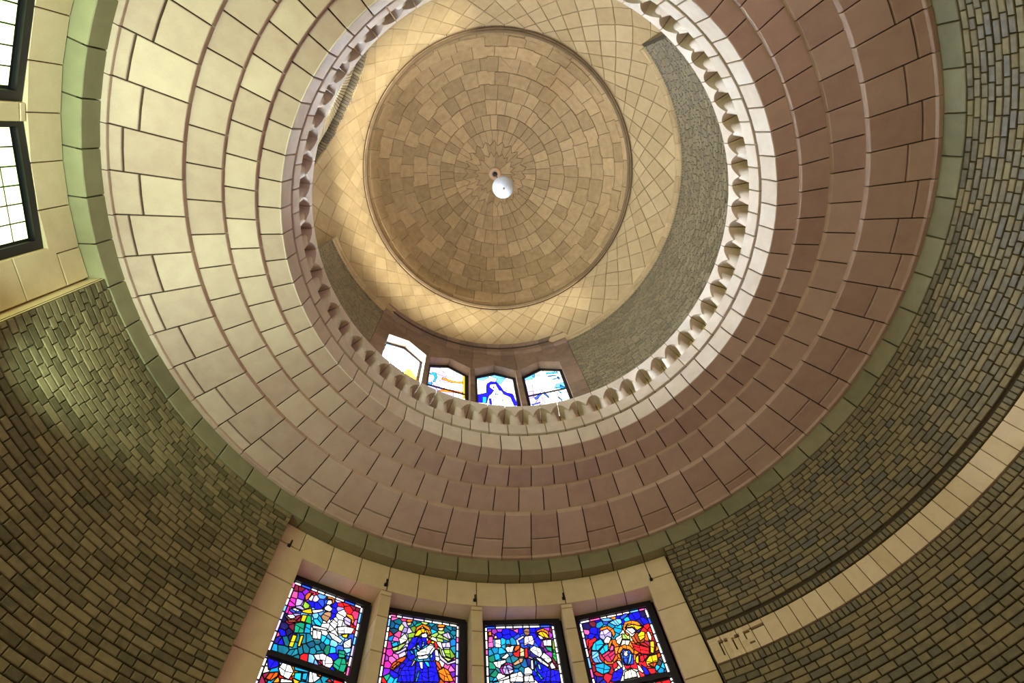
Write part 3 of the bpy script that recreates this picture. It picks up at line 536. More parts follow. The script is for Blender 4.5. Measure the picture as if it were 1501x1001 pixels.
def lights(pn, seeds, polys, rect, parent, mat, leadw, leadmb, fine=0.0, cells=0.018):
    uu = [p[0] for p in rect]; zz = [p[1] for p in rect]
    k = 0
    if fine:                                   # scatter more cells, each taking the colour of the nearest placed one
        base = list(seeds)
        for _ in range(int(fine)):
            u = float(rng.uniform(min(uu), max(uu))); z = float(rng.uniform(min(zz), max(zz)))
            if all((u - s[0]) ** 2 + (z - s[1]) ** 2 > cells for s in seeds):
                seeds.append((u, z, min(base, key=lambda s: (u - s[0]) ** 2 + (z - s[1]) ** 2)[2]))
    for (x, y, col), poly in zip(seeds, voronoi(seeds, rect)):
        if poly is None: continue
        o = pane(pn, poly, col, mat, parent, 0.0); tone(o, .45, 1.1) if fine else None
        for i in range(len(poly)): bar2d(leadmb, pn, poly[i], poly[(i + 1) % len(poly)], leadw, 0.0, 0.006)
    for col, poly in polys:
        for (nx, ny, d) in half_planes(rect):
            poly = clip_half(poly, nx, ny, d)
        if len(poly) < 3: continue
        k += 1; d = 0.008 + 0.0012 * k
        for q in (split(poly, 0.022) if fine else [poly]):
            o = pane(pn, q, col, mat, parent, d); tone(o) if fine else None
            for i in range(len(q)): bar2d(leadmb, pn, q[i], q[(i + 1) % len(q)], leadw * .72, d - 0.004, 0.007)
        for i in range(len(poly)): bar2d(leadmb, pn, poly[i], poly[(i + 1) % len(poly)], leadw * 1.1, d - 0.004, 0.0075)
def half_planes(rect):
    n = len(rect); out = []
    cx = sum(p[0] for p in rect) / n; cy = sum(p[1] for p in rect) / n
    for i in range(n):
        a = rect[i]; b = rect[(i + 1) % n]; nx, ny = b[1] - a[1], -(b[0] - a[0]); d = nx * a[0] + ny * a[1]
        if nx * cx + ny * cy > d: nx, ny, d = -nx, -ny, -d
        out.append((nx, ny, d))
    return out
def fillseeds(seeds, u0, u1, z0, z1, n, cols):
    for _ in range(n):
        for _t in range(30):
            u = rng.uniform(u0, u1); z = rng.uniform(z0, z1)
            if all((u - s[0]) ** 2 + (z - s[1]) ** 2 > 0.028 for s in seeds): seeds.append((u, z, cols[int(rng.integers(0, len(cols)))])); break
def boxbar(mb, pn, u0, u1, z0, z1, d0, d1):
    V = [pn.pt(u, z, d) for d in (d1, d0) for u, z in ((u0, z0), (u1, z0), (u1, z1), (u0, z1))]
    mb.add(V, [[0, 1, 2, 3], [4, 7, 6, 5], [0, 4, 5, 1], [1, 5, 6, 2], [2, 6, 7, 3], [3, 7, 4, 0]])
def frame_part(name, pn, boxes, parent):
    mb = MB()
    for b in boxes: boxbar(mb, pn, *b)
    return obj(name, mb.mesh(name, [M_iron]), parent)
LOWCOL = {1: 'BbctlwyOprM', 2: 'BBAVmcOypD', 3: 'BctlwDbAig', 4: 'BcrRyobAxl'}
LABELS = {1: 'stained glass window of a childbed scene, leftmost of the lower four',
          2: 'stained glass window of a mother in blue mantle with her baby',
          3: 'stained glass window of mourners bending over a body, deep blue mantle',
          4: 'stained glass window of two haloed figures crowning a woman in blue'}
def lower_window(n, c, label, key=None):
    wroot = root('window_%d' % n, label, 'window')
    pn = Panel(c, 11.08 if key or n > 12 else 10.52)  # the added left group's glass sits forward so the rings catch more light
    ztop, zt0, zt1, zb = 10.74, 8.62, 8.72, 1.66
    frame_part('frame_stile', pn, [(-1.27, -1.045, zb - .2, 10.93, -0.06, 0.07)], wroot)
    frame_part('frame_stile', pn, [(1.075, 1.27, zb - .2, 10.93, -0.06, 0.07)], wroot)
    frame_part('frame_rail', pn, [(-1.045, 1.075, ztop + .02, 10.93, -0.06, 0.07)], wroot)
    frame_part('frame_rail', pn, [(-1.045, 1.075, zb - .2, zb, -0.06, 0.07)], wroot)
    for z in (8.67, 6.55, 4.4): frame_part('transom', pn, [(-1.045, 1.075, z - .055, z + .055, -0.05, 0.06)], wroot)
    lead = MB()
    if key:
        seeds, polys = parse(GLASS[key][1], GLASS[key][2])
        lo, lpolys = (parse(GLASS[11][1], GLASS[11][2]) if key == 1 else ([], []))
        cols = LOWCOL[key]
        # upper light, with its white border strip
        rect = [(-0.965, zt1 + .05), (0.995, zt1 + .05), (0.995, ztop - .06), (-0.965, ztop - .06)]
        lights(pn, seeds, polys, rect, wroot, M_glass, 0.03, lead, 260)
        fillseeds(lo, -0.95, 0.98, 7.2, 8.55, 45, cols)
        rect2 = [(-0.965, 6.64), (0.995, 6.64), (0.995, zt0 - .05), (-0.965, zt0 - .05)]
        fillseeds(lo, -0.95, 0.98, 6.6, 7.3, 18, cols)
        lights(pn, lo, lpolys, rect2, wroot, M_glass, 0.03, lead, 260)
        bc = 'wxlwipwvbw'
        for zz0, zz1 in ((zt1, ztop), (6.6, zt0)):
            z = zz0
            while z < zz1 - .02:
                z2 = min(z + float(rng.uniform(.16, .34)), zz1)
                for u0, u1 in ((-1.03, -0.99), (1.02, 1.06)):
                    pane(pn, [(u0, z + .02), (u1, z + .02), (u1, z2 - .03), (u0, z2 - .03)], bc[int(rng.integers(0, 10))], M_glass, wroot, 0.002)
                z = z2
        u = -1.0
        while u < 1.0:
            u2 = min(u + float(rng.uniform(.16, .34)), 1.03)
            pane(pn, [(u + .015, ztop - .035), (u2 - .03, ztop - .035), (u2 - .03, ztop), (u + .015, ztop)], bc[int(rng.integers(0, 10))], M_glass, wroot, 0.002)
            u = u2
        lz = 6.5
    else: lz = 10.7
    # glass nobody in this picture sees singly: the lights lower down
    mb = MB(); nz = int((lz - zb) / 0.35); nu = 6
    mt = M_rest if key else M_side.get(n)
    for i in range(nz):
        for j in range(nu):
            a0 = -1.02 + j * 2.07 / nu; a1 = a0 + 2.07 / nu - .03; z0 = zb + i * (lz - zb) / nz; z1 = z0 + (lz - zb) / nz - .03
            mb.add([pn.pt(a0, z0), pn.pt(a1, z0), pn.pt(a1, z1), pn.pt(a0, z1)], [[0, 1, 2, 3]])
    obj('leaded_light', mb.mesh('leaded_light', [mt]), wroot, kind='stuff')
    boxbar(lead, pn, -1.1, 1.12, zb, 10.8, -0.05, -0.02)
    obj('lead_came', lead.mesh('lead_came', [M_lead]), wroot, kind='stuff')
M_rest = ramp_glass('lower_lights_glass', [(0, (10, 20, 220)), (.25, (0, 150, 210)), (.45, (230, 200, 190)), (.6, (230, 130, 30)), (.75, (190, 20, 60)), (.88, (90, 40, 170))], GLASS_E)
M_green = ramp_glass('added_green_glass', [(0, (215, 245, 160)), (.3, (245, 250, 195)), (.55, (200, 238, 150)), (.8, (250, 245, 170))], SIDE_E)
M_clear = ramp_glass('added_rose_glass', [(0, (240, 185, 215)), (.35, (215, 195, 245)), (.7, (250, 205, 205))], NAVE_E)
M_side = {}
for i in range(4): lower_window(i + 1, WC - 22.5 + 15 * i - 0.3, LABELS[i + 1], i + 1)
for gi, (g, mt, nm) in enumerate(((-112, M_green, 'green'), (180, M_clear, 'rose tinted'))):  # groups added as light sources for the rings and the lower drum
    sr = root('trim_%d' % (4 + gi), 'sandstone surround of the four added %s lower windows' % nm, 'window surround')
    surround(sr, WC + g)
    for i in range(4):
        n = 9 + gi * 4 + i; M_side[n] = mt
        lower_window(n, WC + g - 22.5 + 15 * i - 0.3, '%s added leaded window, number %d from the left of its group' % (nm, i + 1) if False else '%s leaded window added to light the lower drum, %s of its four' % (nm, ('leftmost', 'second from left', 'third from left', 'rightmost')[i]))

# ------------------------------------------------------------------ iron hooks in the joints above the windows
for a, where in ((-53.8, 'left of the leftmost lower window'), (-37.3, 'between the first and second lower windows'), (-22.3, 'between the second and third lower windows'), (-7.2, 'between the third and fourth lower windows'), (8.05, 'right of the rightmost lower window')):
    mb = MB(); c = rad(a)
    pn = Panel(a, 10.45)
    boxbar(mb, pn, -0.045, 0.045, 11.04, 11.13, -0.02, 0.035)
    boxbar(mb, pn, -0.022, 0.022, 11.06, 11.11, 0.03, 0.12)
    boxbar(mb, pn, -0.022, 0.022, 11.10, 11.2, 0.09, 0.13)
    m_ = mb.mesh('iron_hook', [M_iron]); o = obj('iron_hook', m_)
    o['label'] = 'small black iron hook in the stone joint ' + where; o['category'] = 'hook'; o['group'] = 'iron hooks above the lower windows'

# ------------------------------------------------------------------ upper drum
ZC, RS = 25.05, 9.9                     # the vault is part of a sphere
UW = 9.5
A0, A1 = -86.0, 123.0                   # extent of the upright wall
ARCH = (-131.0, 168.0); AD = 8.86       # two cross arches, their plane this far from the axis
wu = root('wall_upper', 'curved upper drum wall of buff brick with stone round four windows', 'wall')
UC = [-45.7, -30.5, -15.3, 0.0]; UH = 6.78
US0, US1 = -57.2, 12.1
bk = MB()
for k in range(int(A0), int(A1) + 1):
    for j in range(1):
        if US0 < k < US1 - 1: continue
        bk.add([P(k, UW + .05, 15.2), P(k + 1, UW + .05, 15.2), P(k + 1, UW + .05, 28.3), P(k, UW + .05, 28.3)], [[0, 1, 2, 3]])
for a in range(-58, 13): bk.add([P(a, UW + .04, 26.2), P(a + 1, UW + .04, 26.2), P(a + 1, UW + .04, 29.5), P(a, UW + .04, 29.5)], [[0, 1, 2, 3]])
for a in (A0, A1 + 1): bk.add([P(a, UW, 15.2), P(a, UW + 1.2, 15.2), P(a, UW + 1.2, 28.3), P(a, UW, 28.3)], [[0, 1, 2, 3]], 1)
obj('mortar_bed', bk.mesh('mortar_bed', [M_bmortar, M_ubrick]), wu)
mb = MB()
z = 15.4; row = 0
while z < 27.2:
    for s, e in ((A0, US0), (US1, A1)):
        a = s - (1.2 if row % 2 else 0)
        while a < e - .1:
            l = float(rng.choice([2.0, 2.3, 2.6]))
            s_ = max(a, s); e_ = min(a + l, e)
            if e_ - s_ > .3:
                V, F = cylblock(s_ + .08, e_ - .08, z + .012, z + .155, UW + float(rng.choice([0, .006, .014])), .06, 0, .01); mb.add(V, F)
            a += l
    z += .1665; row += 1
obj('brickwork', mb.mesh('brickwork', [M_ubrick]), wu, kind='stuff')
mb = MB()
for s, e in ((A0, US0), (US1, A1)):
    a = s
    while a < e - .4:
        V, F = cylblock(a + .1, a + .72, 27.21, 27.45, UW - .01, .07, 0, .01); mb.add(V, F); a += .82
obj('soldier_course', mb.mesh('soldier_course', [M_ubrick]), wu, kind='stuff')
def upput(name, p0, p1, z0, z1, r=UW - .02, d=.55, n=1, gap=.006, mat=None):
    V, F = cylblock(p0, p1, z0, z1, r, d, gap, .008, n); return obj(name, mesh(name, V, F, mat or M_ustone), wu)
M_ustone = stone_mat('upper_sandstone', (114, 92, 70), (146, 119, 94), spread=0.8)
# head stones of the four gabled windows, two to a window, lintel course above, piers between
for i, c in enumerate(UC):
    lft = US0 if i == 0 else (UC[i - 1] + c) / 2; rgt = US1 if i == 3 else (UC[i + 1] + c) / 2
    for s in (-1, 1):
        e = lft if s < 0 else rgt
        f = [P(c, UW - .02, 25.87), P(c, UW - .02, 26.5), P(e, UW - .02, 26.5), P(e, UW - .02, 25.2), P(c + s * UH, UW - .02, 25.2)]
        f = orient(f, (0, 0, 26)); sc = (UW + .5) / (UW - .02)
        b = [(v[0] * sc, v[1] * sc, v[2]) for v in f]
        V, F = slab(f, b, .006, .008); obj('head_stone', mesh('head_stone', V, F, M_ustone), wu)
    zz = 25.2
    while zz > 15.4:
        z2 = max(15.3, zz - .92)
        if i < 3: upput('pier_stone', c + UH, rgt + (rgt - c - UH) , z2, zz)
        if i == 0: upput('pier_stone', lft, c - UH, z2, zz)
        if i == 3: upput('pier_stone', c + UH, rgt, z2, zz)
        zz = z2
    upput('sill_stone', c - UH, c + UH, 15.3, 16.4, n=2)
ph = np.linspace(US0, US1, 15)
for i in range(14): upput('lintel_stone', ph[i], ph[i + 1], 26.5, 27.25, d=.4)
# cornice moulding under the vault
mo = root('trim_6', 'stone cornice moulding between upper windows and vault', 'moulding')
def moulding(p0, p1, prof, mat):
    ga = .05
    V = []; F = []; m = len(prof); n = 3
    for a in np.linspace(p0 + ga, p1 - ga, n + 1): V += [P(a, r, z) for r, z in prof]
    for i in range(n):
        for q in range(m - 1): F.append([i * m + q, (i + 1) * m + q, (i + 1) * m + q + 1, i * m + q + 1])
    F.append(list(range(m))); F.append([n * m + k for k in range(m)][::-1])
    return mesh('moulding_stone', V, F, mat)
profA = [(9.55, 27.2), (9.4, 27.28), (9.33, 27.4), (9.33, 27.62), (9.38, 27.75), (9.46, 27.85), (9.46, 28.2), (9.36, 28.32), (9.28, 28.36), (9.28, 28.46), (9.55, 28.5)]
profB = [(9.55, 27.42), (9.40, 27.47), (9.40, 27.78), (9.34, 27.82), (9.34, 27.92), (9.5, 28.0), (9.55, 28.1)]
for i in range(14): obj('moulding_stone', moulding(ph[i], ph[i + 1], profA, M_ustone), mo)
for s, e in ((A0, US0), (US1, A1)):
    n = int(round((e - s) / 5.0)); q = np.linspace(s, e, n + 1)
    for i in range(n): obj('moulding_stone', moulding(q[i], q[i + 1], profB, M_vault), mo)
# end faces of the wall where it stops beside the arches
UPL = {5: 'pale glaring stained glass window, leftmost of the upper four', 6: 'amber striped stained glass window, second from left of the upper four',
       7: 'stained glass window with a bright blue hooded figure on white', 8: 'blue and white angular stained glass window, rightmost of the upper four'}
for i, c in enumerate(UC):
    n = 5 + i; wroot = root('window_%d' % n, UPL[n], 'window')
    pn = Panel(c, 9.98)
    seeds, polys = parse(GLASS[n][1], GLASS[n][2])
    cx = 0.02
    rect = [(-0.98, 16.5), (1.03, 16.5), (1.03, 25.12), (0.03, 25.62), (-0.98, 25.12)]
    lead = MB()
    fillseeds(seeds, -.95, 1.0, 16.6, 21.9, 34, 'qqlq' if n == 5 else 'wlxw')
    lights(pn, seeds, polys, rect, wroot, M_uglass[n], 0.03, lead)
    frame_part('frame_stile', pn, [(-1.3, -0.98, 16.3, 25.25, -.05, .05)], wroot)
    frame_part('frame_stile', pn, [(1.03, 1.3, 16.3, 25.25, -.05, .05)], wroot)
    for s, (ua, za), (ub, zb_) in ((-1, (-1.3, 24.97), (0.03, 25.62)), (1, (0.03, 25.62), (1.35, 24.97))):
        m2 = MB()
        V = [pn.pt(u, z, d) for d in (.05, -.05) for u, z in ((ua, za), (ub, zb_), (ub, zb_ + .45), (ua, za + .45))]
        m2.add(V, [[0, 1, 2, 3], [4, 7, 6, 5], [0, 4, 5, 1], [1, 5, 6, 2], [2, 6, 7, 3], [3, 7, 4, 0]]); obj('frame_rail', m2.mesh('frame_rail', [M_iron]), wroot)
    for zt in ((23.05,) if n in (6, 8) else ()): frame_part('transom', pn, [(-0.98, 1.03, zt - .05, zt + .05, -.03, .05)], wroot)
    m2 = MB(); boxbar(m2, pn, -1.2, 1.25, 16.4, 25.0, -.06, -.03); boxbar(lead, pn, -1.2, 1.25, 16.3, 16.5, -.02, .02)
    obj('lead_came', lead.mesh('lead_came', [M_lead]), wroot, kind='stuff')

# ------------------------------------------------------------------ vault of lozenge tiles
va = root('ceiling.001', 'golden vault of lozenge tiles between the drum wall and the dome', 'ceiling')
def S(phi, el, R=RS): return np.array([R * math.cos(rad(el)) * math.sin(rad(phi)), R * math.cos(rad(el)) * math.cos(rad(phi)), ZC + R * math.sin(rad(el))])
def clip3(poly, n, d):
    out = []
    for i in range(len(poly)):
        a = poly[i]; b = poly[(i + 1) % len(poly)]; da = n @ a - d; db = n @ b - d
        if da <= 0: out.append(a)
        if da * db < 0: out.append(a + (b - a) * (da / (da - db)))
    return out
EL = [36.3, 33.9, 31.1, 27.35, 23.05, 18.3, 13.2, 7.8, 2.2, -3.6, -9.0]
NP = 48; ST = 360 / NP; PH0 = -13.0
def wallzone(a): a = (a - A0) % 360; return a < (A1 - A0)
archn = [np.array([math.sin(rad(a)), math.cos(rad(a)), 0]) for a in ARCH]
tiles = []
def tile(kind, nodes):
    c = np.mean([S(*q) for q in nodes], 0); a = math.degrees(math.atan2(c[0], c[1]))
    poly = [S(*q) for q in nodes]
    if wallzone(a) and 8 < (a - A0) % 360 < A1 - A0 - 8:
        if nodes[0][1] < 16: return
        poly = clip3(poly, np.array([0, 0, -1.0]), -28.42 if US0 + 4 < a < US1 - 4 else -27.8)
    else: poly = clip3(poly, np.array([0, 0, -1.0]), -23.9)
    for n in archn: poly = clip3(poly, n, AD) if len(poly) > 2 else poly
    if len(poly) < 3: return
    # drop slivers
    ar = sum(np.linalg.norm(np.cross(poly[i] - poly[0], poly[i + 1] - poly[0])) for i in range(1, len(poly) - 1)) / 2
    if ar < .02: return
    q = [poly[0]]
    for v in poly[1:]:
        if np.linalg.norm(v - q[-1]) > .03: q.append(v)
    if np.linalg.norm(q[0] - q[-1]) < .03: q.pop()
    if len(q) > 2: tiles.append((kind, np.array(q), ar))
for j in range(NP):
    p = PH0 + j * ST
    tile('rim_tile', [(p, 38.1), (p, EL[0]), (p + ST / 2, EL[1]), (p + ST, EL[0]), (p + ST, 38.1)])
    for k in range(len(EL) - 2):
        q = p + (0 if k % 2 == 0 else ST / 2)
        tile('vault_tile', [(q, EL[k]), (q - ST / 2, EL[k + 1]), (q, EL[k + 2]), (q + ST / 2, EL[k + 1])])
cpos = np.array([-AX, -AY, 0])
tiles.sort(key=lambda t: (t[0] != 'rim_tile', abs((math.degrees(math.atan2(t[1].mean(0)[0], t[1].mean(0)[1])) - 18 + 180) % 360 - 180) > 150, -t[2]))
cnt = 0; rest = MB(); O3 = np.array([0, 0, ZC])
for kind, poly, ar in tiles:
    f = orient(poly, (0, 0, ZC)); b = O3 + (f - O3) * (1 + .12 / RS)
    jit = float(rng.uniform(-.006, .01)); f = O3 + (f - O3) * (1 + jit / RS)
    V, F = slab(f, b, .014, .008)
    if kind == 'rim_tile': obj('rim_tile', mesh('rim_tile', V, F, M_vault), va)
    elif cnt < 296: obj('vault_tile', mesh('vault_tile', V, F, M_vault), va); cnt += 1
    else: rest.add(V, F)
obj('tilework', rest.mesh('tilework', [M_vault]), va, kind='stuff')
# bed behind the tiles
mb = MB()
els = np.arange(-8, 40, 1.5)
for k in range(240):
    a = k * 1.5
    for e in els:
        q = [S(a, e, RS + .05), S(a + 1.5, e, RS + .05), S(a + 1.5, min(e + 1.5, 38.6), RS + .05), S(a, min(e + 1.5, 38.6), RS + .05)]
        if wallzone(a + .75) and 8 < (a - A0) % 360 < A1 - A0 - 8:
            if q[2][2] < 27.8: continue
        c = np.mean(q, 0)
        for n in archn: q = clip3(q, n, AD + .02) if len(q) > 2 else q
        if len(q) > 2: mb.add(q, [list(range(len(q)))])
obj('mortar_bed', mb.mesh('mortar_bed', [M_mortar]), va)
# lower feet of the vault: plain drum between the arches
mb = MB()
half = math.degrees(math.acos(AD / RS))
for k in range(360):
    a = k + .5
    if wallzone(a) or any(inrange(a, c, half) for c in ARCH): continue
    mb.add([P(k, RS, 15.2), P(k + 1, RS, 15.2), P(k + 1, RS, 24.2), P(k, RS, 24.2)], [[0, 1, 2, 3]])
obj('pendentive_foot', mb.mesh('pendentive_foot', [M_vault]), va)

# ------------------------------------------------------------------ cross arches of brick, each with a glowing window added to light the drum
hw = math.sqrt(RS ** 2 - AD ** 2)
for ai, (ac, st) in enumerate(zip(ARCH, ARCH_E)):
    ar = root('trim_%d' % (7 + ai), ('brick cross arch on the upper left of the drum', 'brick cross arch over the gallery opposite the windows')[ai], 'arch')
    pn = Panel(ac, AD)
    def ap(t, rr, d): return pn.pt(rr * math.sin(t), ZC + rr * math.cos(t), -d)
    mb = MB(); n = 84
    for i in range(n):
        t0 = -pi / 2 + pi * i / n + .004; t1 = -pi / 2 + pi * (i + 1) / n - .004
        V = [ap(t, r_, d) for r_ in (hw - .0, hw + .2) for t, d in ((t0, 0.0), (t1, 0.0), (t1, .42), (t0, .42))]
        mb.add(V, [[0, 1, 2, 3], [0, 4, 5, 1], [1, 5, 6, 2], [2, 6, 7, 3], [3, 7, 4, 0]])
    obj('voussoir_ring', mb.mesh('voussoir_ring', [M_ubrick]), ar, kind='stuff')
    mb = MB()
    for i in range(n):
        t0 = -pi / 2 + pi * i / n + .005; t1 = -pi / 2 + pi * (i + 1) / n - .005
        V = [ap(t, r_, d) for d in (.44, .8) for t, r_ in ((t0, hw - 1.1), (t1, hw - 1.1), (t1, hw + .1), (t0, hw + .1))]
        mb.add(V, [[0, 1, 2, 3], [0, 4, 5, 1], [1, 5, 6, 2], [2, 6, 7, 3], [3, 7, 4, 0]])
    obj('archivolt_ring', mb.mesh('archivolt_ring', [M_cream]), ar, kind='stuff')
    mb = MB()
    for i in range(n):
        t0 = -pi / 2 + pi * i / n; t1 = -pi / 2 + pi * (i + 1) / n
        mb.add([ap(t0, hw + .03, .0), ap(t1, hw + .03, .0), ap(t1, hw + .03, .5), ap(t0, hw + .03, .5)], [[0, 1, 2, 3]])
        mb.add([ap(t0, hw - 1.08, .47), ap(t1, hw - 1.08, .47), ap(t1, hw + .2, .47), ap(t0, hw + .2, .47)], [[0, 1, 2, 3]])
    for s in (-1, 1):
        mb.add([pn.pt(s * hw, 15.2, 0), pn.pt(s * hw, ZC, 0), pn.pt(s * hw, ZC, -.5), pn.pt(s * hw, 15.2, -.5)], [[0, 1, 2, 3]])
        mb.add([pn.pt(s * hw, 15.2, -.47), pn.pt(s * hw, ZC, -.47), pn.pt(s * (hw - 1.08), ZC, -.47), pn.pt(s * (hw - 1.08), 15.2, -.47)], [[0, 1, 2, 3]])
    obj('mortar_bed', mb.mesh('mortar_bed', [M_bmortar]), ar)
    wr = root('window_%d' % (17 + ai), ('tall glowing window added behind the left cross arch to light the drum', 'tall glowing window added behind the rear cross arch to light the drum')[ai], 'window')
    mt = ramp_glass('added_arch_glass', [(0, (214, 228, 255)), (.5, (236, 240, 255))], st)
    mb = MB(); r_ = hw - 1.12
    zz = 15.6
    while zz < ZC + r_ - .3:
        for j in range(8):
            u0 = -r_ + j * 2 * r_ / 8; u1 = u0 + 2 * r_ / 8 - .06
            zt = min(zz + .94, 99)
            def top(u): return ZC + math.sqrt(max(0, r_ * r_ - u * u))
            za, zb2 = min(zt, top(u0)), min(zt, top(u1))
            if za > zz + .05 or zb2 > zz + .05:
                mb.add([pn.pt(u0, zz, -.75), pn.pt(u1, zz, -.75), pn.pt(u1, max(zz, zb2), -.75), pn.pt(u0, max(zz, za), -.75)], [[0, 1, 2, 3]])
        zz += 1.0
    obj('leaded_light', mb.mesh('leaded_light', [mt]), wr, kind='stuff')
    mb = MB(); boxbar(mb, pn, -4.3, 4.3, 15.2, 29.4, -.95, -.85)
    obj('lead_came', mb.mesh('lead_came', [M_lead]), wr, kind='stuff')

# ------------------------------------------------------------------ crowning dome
do = root('ceiling.002', 'shallow inner dome of rough coursed sandstone at the very top', 'ceiling')
DZ, DR = 29.27, 8.03
M_djoint = plain_mat('dome_joint', (96, 72, 46), 0.95)
def Dm(phi, th, R=DR): return np.array([R * math.sin(rad(th)) * math.sin(rad(phi)), R * math.sin(rad(th)) * math.cos(rad(phi)), DZ + R * math.cos(rad(th))])
TH = [20.8, 28.1, 35.4, 42.8, 50.2, 57.6, 65.0, 71.6, 77.6]
AMP = [0.0, 0.0, .45, .6, .7, .7, .7, .6, 0.0]
def zig(th, amp, step, teeth=False):
    """boundary line between two courses: breakpoints (azimuth, polar angle) once round"""
    pts = []; a = 0.0; i = 0
    while a < 359.5:
        if teeth:
            pts.append((a, th + (amp if i % 2 else -amp) * float(rng.uniform(.65, 1.25)))); a += step * float(rng.uniform(.85, 1.15)); i += 1
            if 360 - a < step * .6: a = 360
        else:
            h = th + amp * float(rng.uniform(-1, 1)); w_ = step * float(rng.uniform(.5, 1.3))
            if 360 - a - w_ < step * .4: w_ = 360 - a
            pts += [(a + .25, h), (a + w_ * .55, h + amp * float(rng.uniform(-.25, .25))), (a + w_ - .25, h)]; a += w_
    return pts
def along(line, a, b):
    """the stretch of a boundary between two azimuths (degrees, b > a)"""
    X = [q[0] + 360 * k for k in (-1, 0, 1, 2) for q in line]; Y = [q[1] for k in range(4) for q in line]
    return [(a, float(np.interp(a, X, Y)))] + [(x, y) for x, y in zip(X, Y) if a + .3 < x < b - .3] + [(b, float(np.interp(b, X, Y)))]
def flat(th): return [(x, th) for x in range(0, 360, 4)]
LINES = [flat(TH[k]) if AMP[k] == 0 else zig(TH[k], AMP[k], 8.5) for k in range(9)]
OD = np.array([0, 0, DZ])
def dome_stone(name, nodes, gap=.012, jit=.02):
    f = np.array([Dm(*q) for q in nodes]); f = orient(f, (0, 0, DZ)); j = float(rng.uniform(-jit, jit)); f = OD + (f - OD) * (1 + j / DR)
    b = OD + (f - OD) * (1 + .18 / DR)
    V, F = slab(f, b, gap, .007); obj(name, mesh(name, V, F, M_dome), do)
def course(name, n, inner, outer, wob, gap=.013):
    base = float(rng.uniform(0, 360 / n)); ph_ = [base + i * 360 / n + float(rng.uniform(-wob, wob)) for i in range(n)]; ph_.append(ph_[0] + 360)
    for i in range(n):
        a, b = ph_[i], ph_[i + 1]
        dome_stone(name, along(inner, a, b) + along(outer, a, b)[::-1], gap)
for k in range(8): course('ring_stone', 36, LINES[k], LINES[k + 1], 1.8)
# inner courses, toothed like a star round the boss
star = zig(9.3, 1.15, 9.0, True); tooth = zig(14.6, 1.3, 8.2, True)
course('star_stone', 38, tooth, LINES[0], 1.6, .011)
course('star_stone', 22, star, tooth, 2.6, .011)
course('petal_stone', 8, flat(3.0), star, 2.0, .012)
m_ = lathe([(DR * math.sin(rad(t)) * (1 + .03 / DR), DZ + (DR + .06) * math.cos(rad(t))) for t in np.linspace(0.5, 78.5, 28)], M_djoint, 'mortar_bed')
obj('mortar_bed', m_, do)
M_boss = stone_mat('boss_stone', (196, 158, 116), (214, 180, 140))
obj('boss', lathe([(0.16, 37.27), (0.16, 37.14), (0.22, 37.08), (0.36, 37.1), (0.43, 37.17), (0.46, 37.3)], M_boss, 'boss', n=40), do)
rim = root('trim_9', 'moulded stone rim ring where the vault meets the dome', 'moulding')
obj('rim_ring', lathe([(7.95, 31.2), (7.85, 31.04), (7.79, 30.99), (7.71, 31.0), (7.67, 31.06), (7.67, 31.16), (7.74, 31.28), (7.9, 31.4)], M_rim, 'rim_ring', n=160), rim)
cap = obj('ceiling.003', lathe([(12.6, 15.0), (12.6, 40.2), (0.0, 40.2)], M_mortar, 'outer_shell', n=48)); cap['kind'] = 'structure'  # unseen shell added so no light leaks in
cap['label'] = 'added outer shell that keeps stray light out of the drum above'; cap['category'] = 'shell'
cap2 = obj('wall_light_seal', lathe([(12.4, ZF - .1), (12.4, 15.1)], M_mortar, 'outer_shell', n=48)); cap2['kind'] = 'structure'  # likewise added against light leaks
cap2['label'] = 'added outer shell that keeps stray light out of the lower drum'; cap2['category'] = 'shell'

# ------------------------------------------------------------------ pendant lamp
lp_ = root('pendant_lamp', 'white opal globe lamp hanging on a rod from the dome centre', 'lamp', kind='thing', loc=(0, 0, 28.5))
m, t, b = nt('opal_glass'); N = t.nodes
tc = N.new('ShaderNodeNewGeometry'); n1 = N.new('ShaderNodeTexNoise'); n1.inputs['Scale'].default_value = 9; t.links.new(tc.outputs['Position'], n1.inputs['Vector'])
rp = N.new('ShaderNodeValToRGB'); rp.color_ramp.elements[0].color = srgb((205, 205, 205)); rp.color_ramp.elements[1].color = srgb((246, 246, 246)); t.links.new(n1.outputs['Fac'], rp.inputs[0]); t.links.new(rp.outputs[0], b.inputs['Base Color'])
b.inputs['Roughness'].default_value = 0.3; b.inputs['Emission Color'].default_value = (1, .98, .95, 1); b.inputs['Emission Strength'].default_value = LAMP_E
RG = 0.585
prof = [(RG * math.sin(q), RG * -math.cos(q)) for q in np.linspace(0.09, pi - .18, 26)]
obj('globe', lathe(prof, m, 'globe', n=48), lp_)
M_brass = plain_mat('dull_brass', (150, 120, 90), .45, .6)
obj('finial', lathe([(0.0, -.635), (.03, -.63), (.05, -.6), (.06, -.575), (.0, -.57)], M_brass, 'finial', n=20), lp_)
obj('collar', lathe([(.0, .66), (.07, .66), (.12, .6), (.12, .55), (.0, .55)], M_iron, 'collar', n=20), lp_)
obj('rod', lathe([(.0, .65), (.035, .65), (.035, 8.6), (.0, 8.6)], M_iron, 'rod', n=12), lp_)
obj('ceiling_rose', lathe([(.0, 8.52), (.13, 8.52), (.15, 8.62), (.15, 8.72), (.0, 8.72)], M_iron, 'ceiling_rose', n=20), lp_)

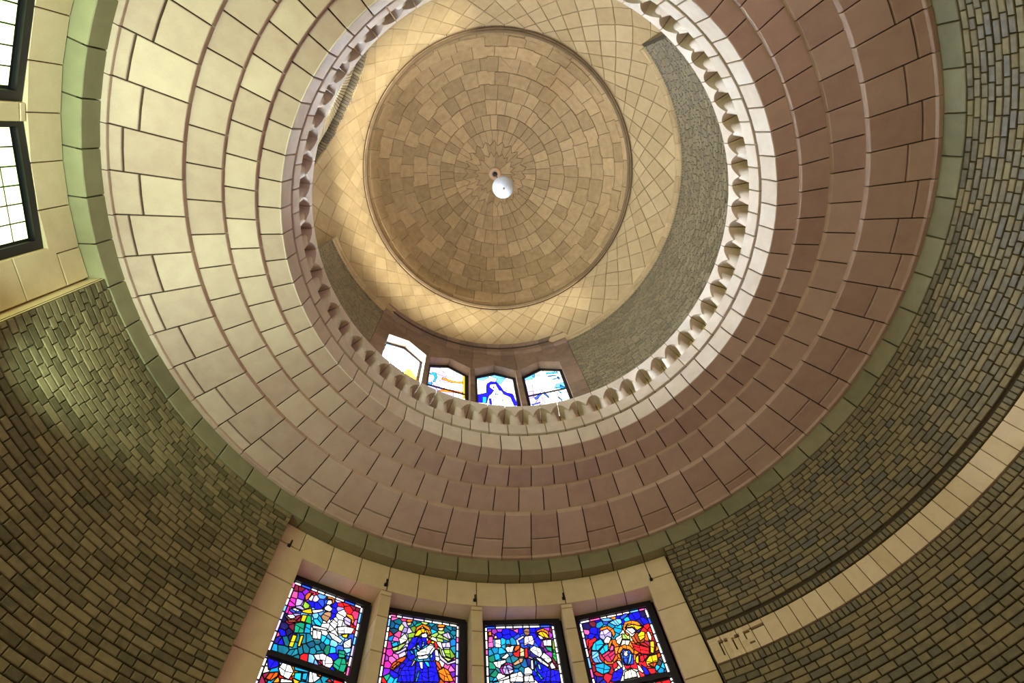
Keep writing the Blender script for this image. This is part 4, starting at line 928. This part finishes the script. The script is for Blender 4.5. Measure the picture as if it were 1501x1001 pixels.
# ------------------------------------------------------------------ fill lights added on the gallery and the left wall, aimed up
def spotlight(name, label, group, q, tgt, wt, col, size, blend, a):
    fr_ = root(name, label, 'lamp', kind='thing', group=group, loc=q)
    mb = MB(); mb.add([(x, y, z) for z in (.12, .32) for x, y in ((-.13, -.12), (.13, -.12), (.13, .12), (-.13, .12))], [[0, 3, 2, 1], [0, 1, 5, 4], [1, 2, 6, 5], [2, 3, 7, 6], [3, 0, 4, 7]])
    obj('housing', mb.mesh('housing', [M_iron]), fr_, rotz=-rad(a))
    mb = MB(); mb.add([(x, y, z) for z in (0, .12) for x, y in ((-.07, -.08), (.07, -.08), (.07, .08), (-.07, .08))], [[0, 3, 2, 1], [4, 5, 6, 7], [0, 1, 5, 4], [1, 2, 6, 5], [2, 3, 7, 6], [3, 0, 4, 7]])
    foot = obj('foot', mb.mesh('foot', [M_iron]), fr_, rotz=-rad(a))
    ld = bpy.data.lights.new(name + '_beam', 'SPOT'); ld.energy = wt; ld.color = col; ld.spot_size = rad(size); ld.spot_blend = blend; ld.shadow_soft_size = .12
    lo = bpy.data.objects.new(name + '_beam', ld); link(lo); lo.location = q + np.array([0, 0, .36])
    d = mathutils.Vector(np.array(tgt) - np.array(lo.location)); lo.rotation_euler = d.to_track_quat('-Z', 'Y').to_euler()
    return fr_
for a, wt in VAULT_FILL:
    spotlight('vault_fill_light', 'unseen fill light added behind the ring parapet to brighten the vault', 'added gallery fill lights', P(a, 7.68, 15.3), P(a, 8.42, 30.5), wt, (1.0, .98, .88), 9.0, 1.0, a)
for i, (a, wt) in enumerate(RING_FILL):
    u_ = spotlight('ring_fill_light', 'black bracket uplight added on the left drum wall to brighten the rings, %s of its row' % ('first', 'second', 'third', 'last')[i], 'added wall fill lights', P(a, 9.3, 7.2), P(a + (18 if i == 0 else 0), 8.3, 13.5), wt, (.74, 1.0, .84), 92, .8, a)
    mb = MB(); pn = Panel(a, 0.0); boxbar(mb, pn, -.03, .03, .02, .08, -.1, -.8)
    o = obj('bracket', mb.mesh('bracket', [M_iron]), u_)
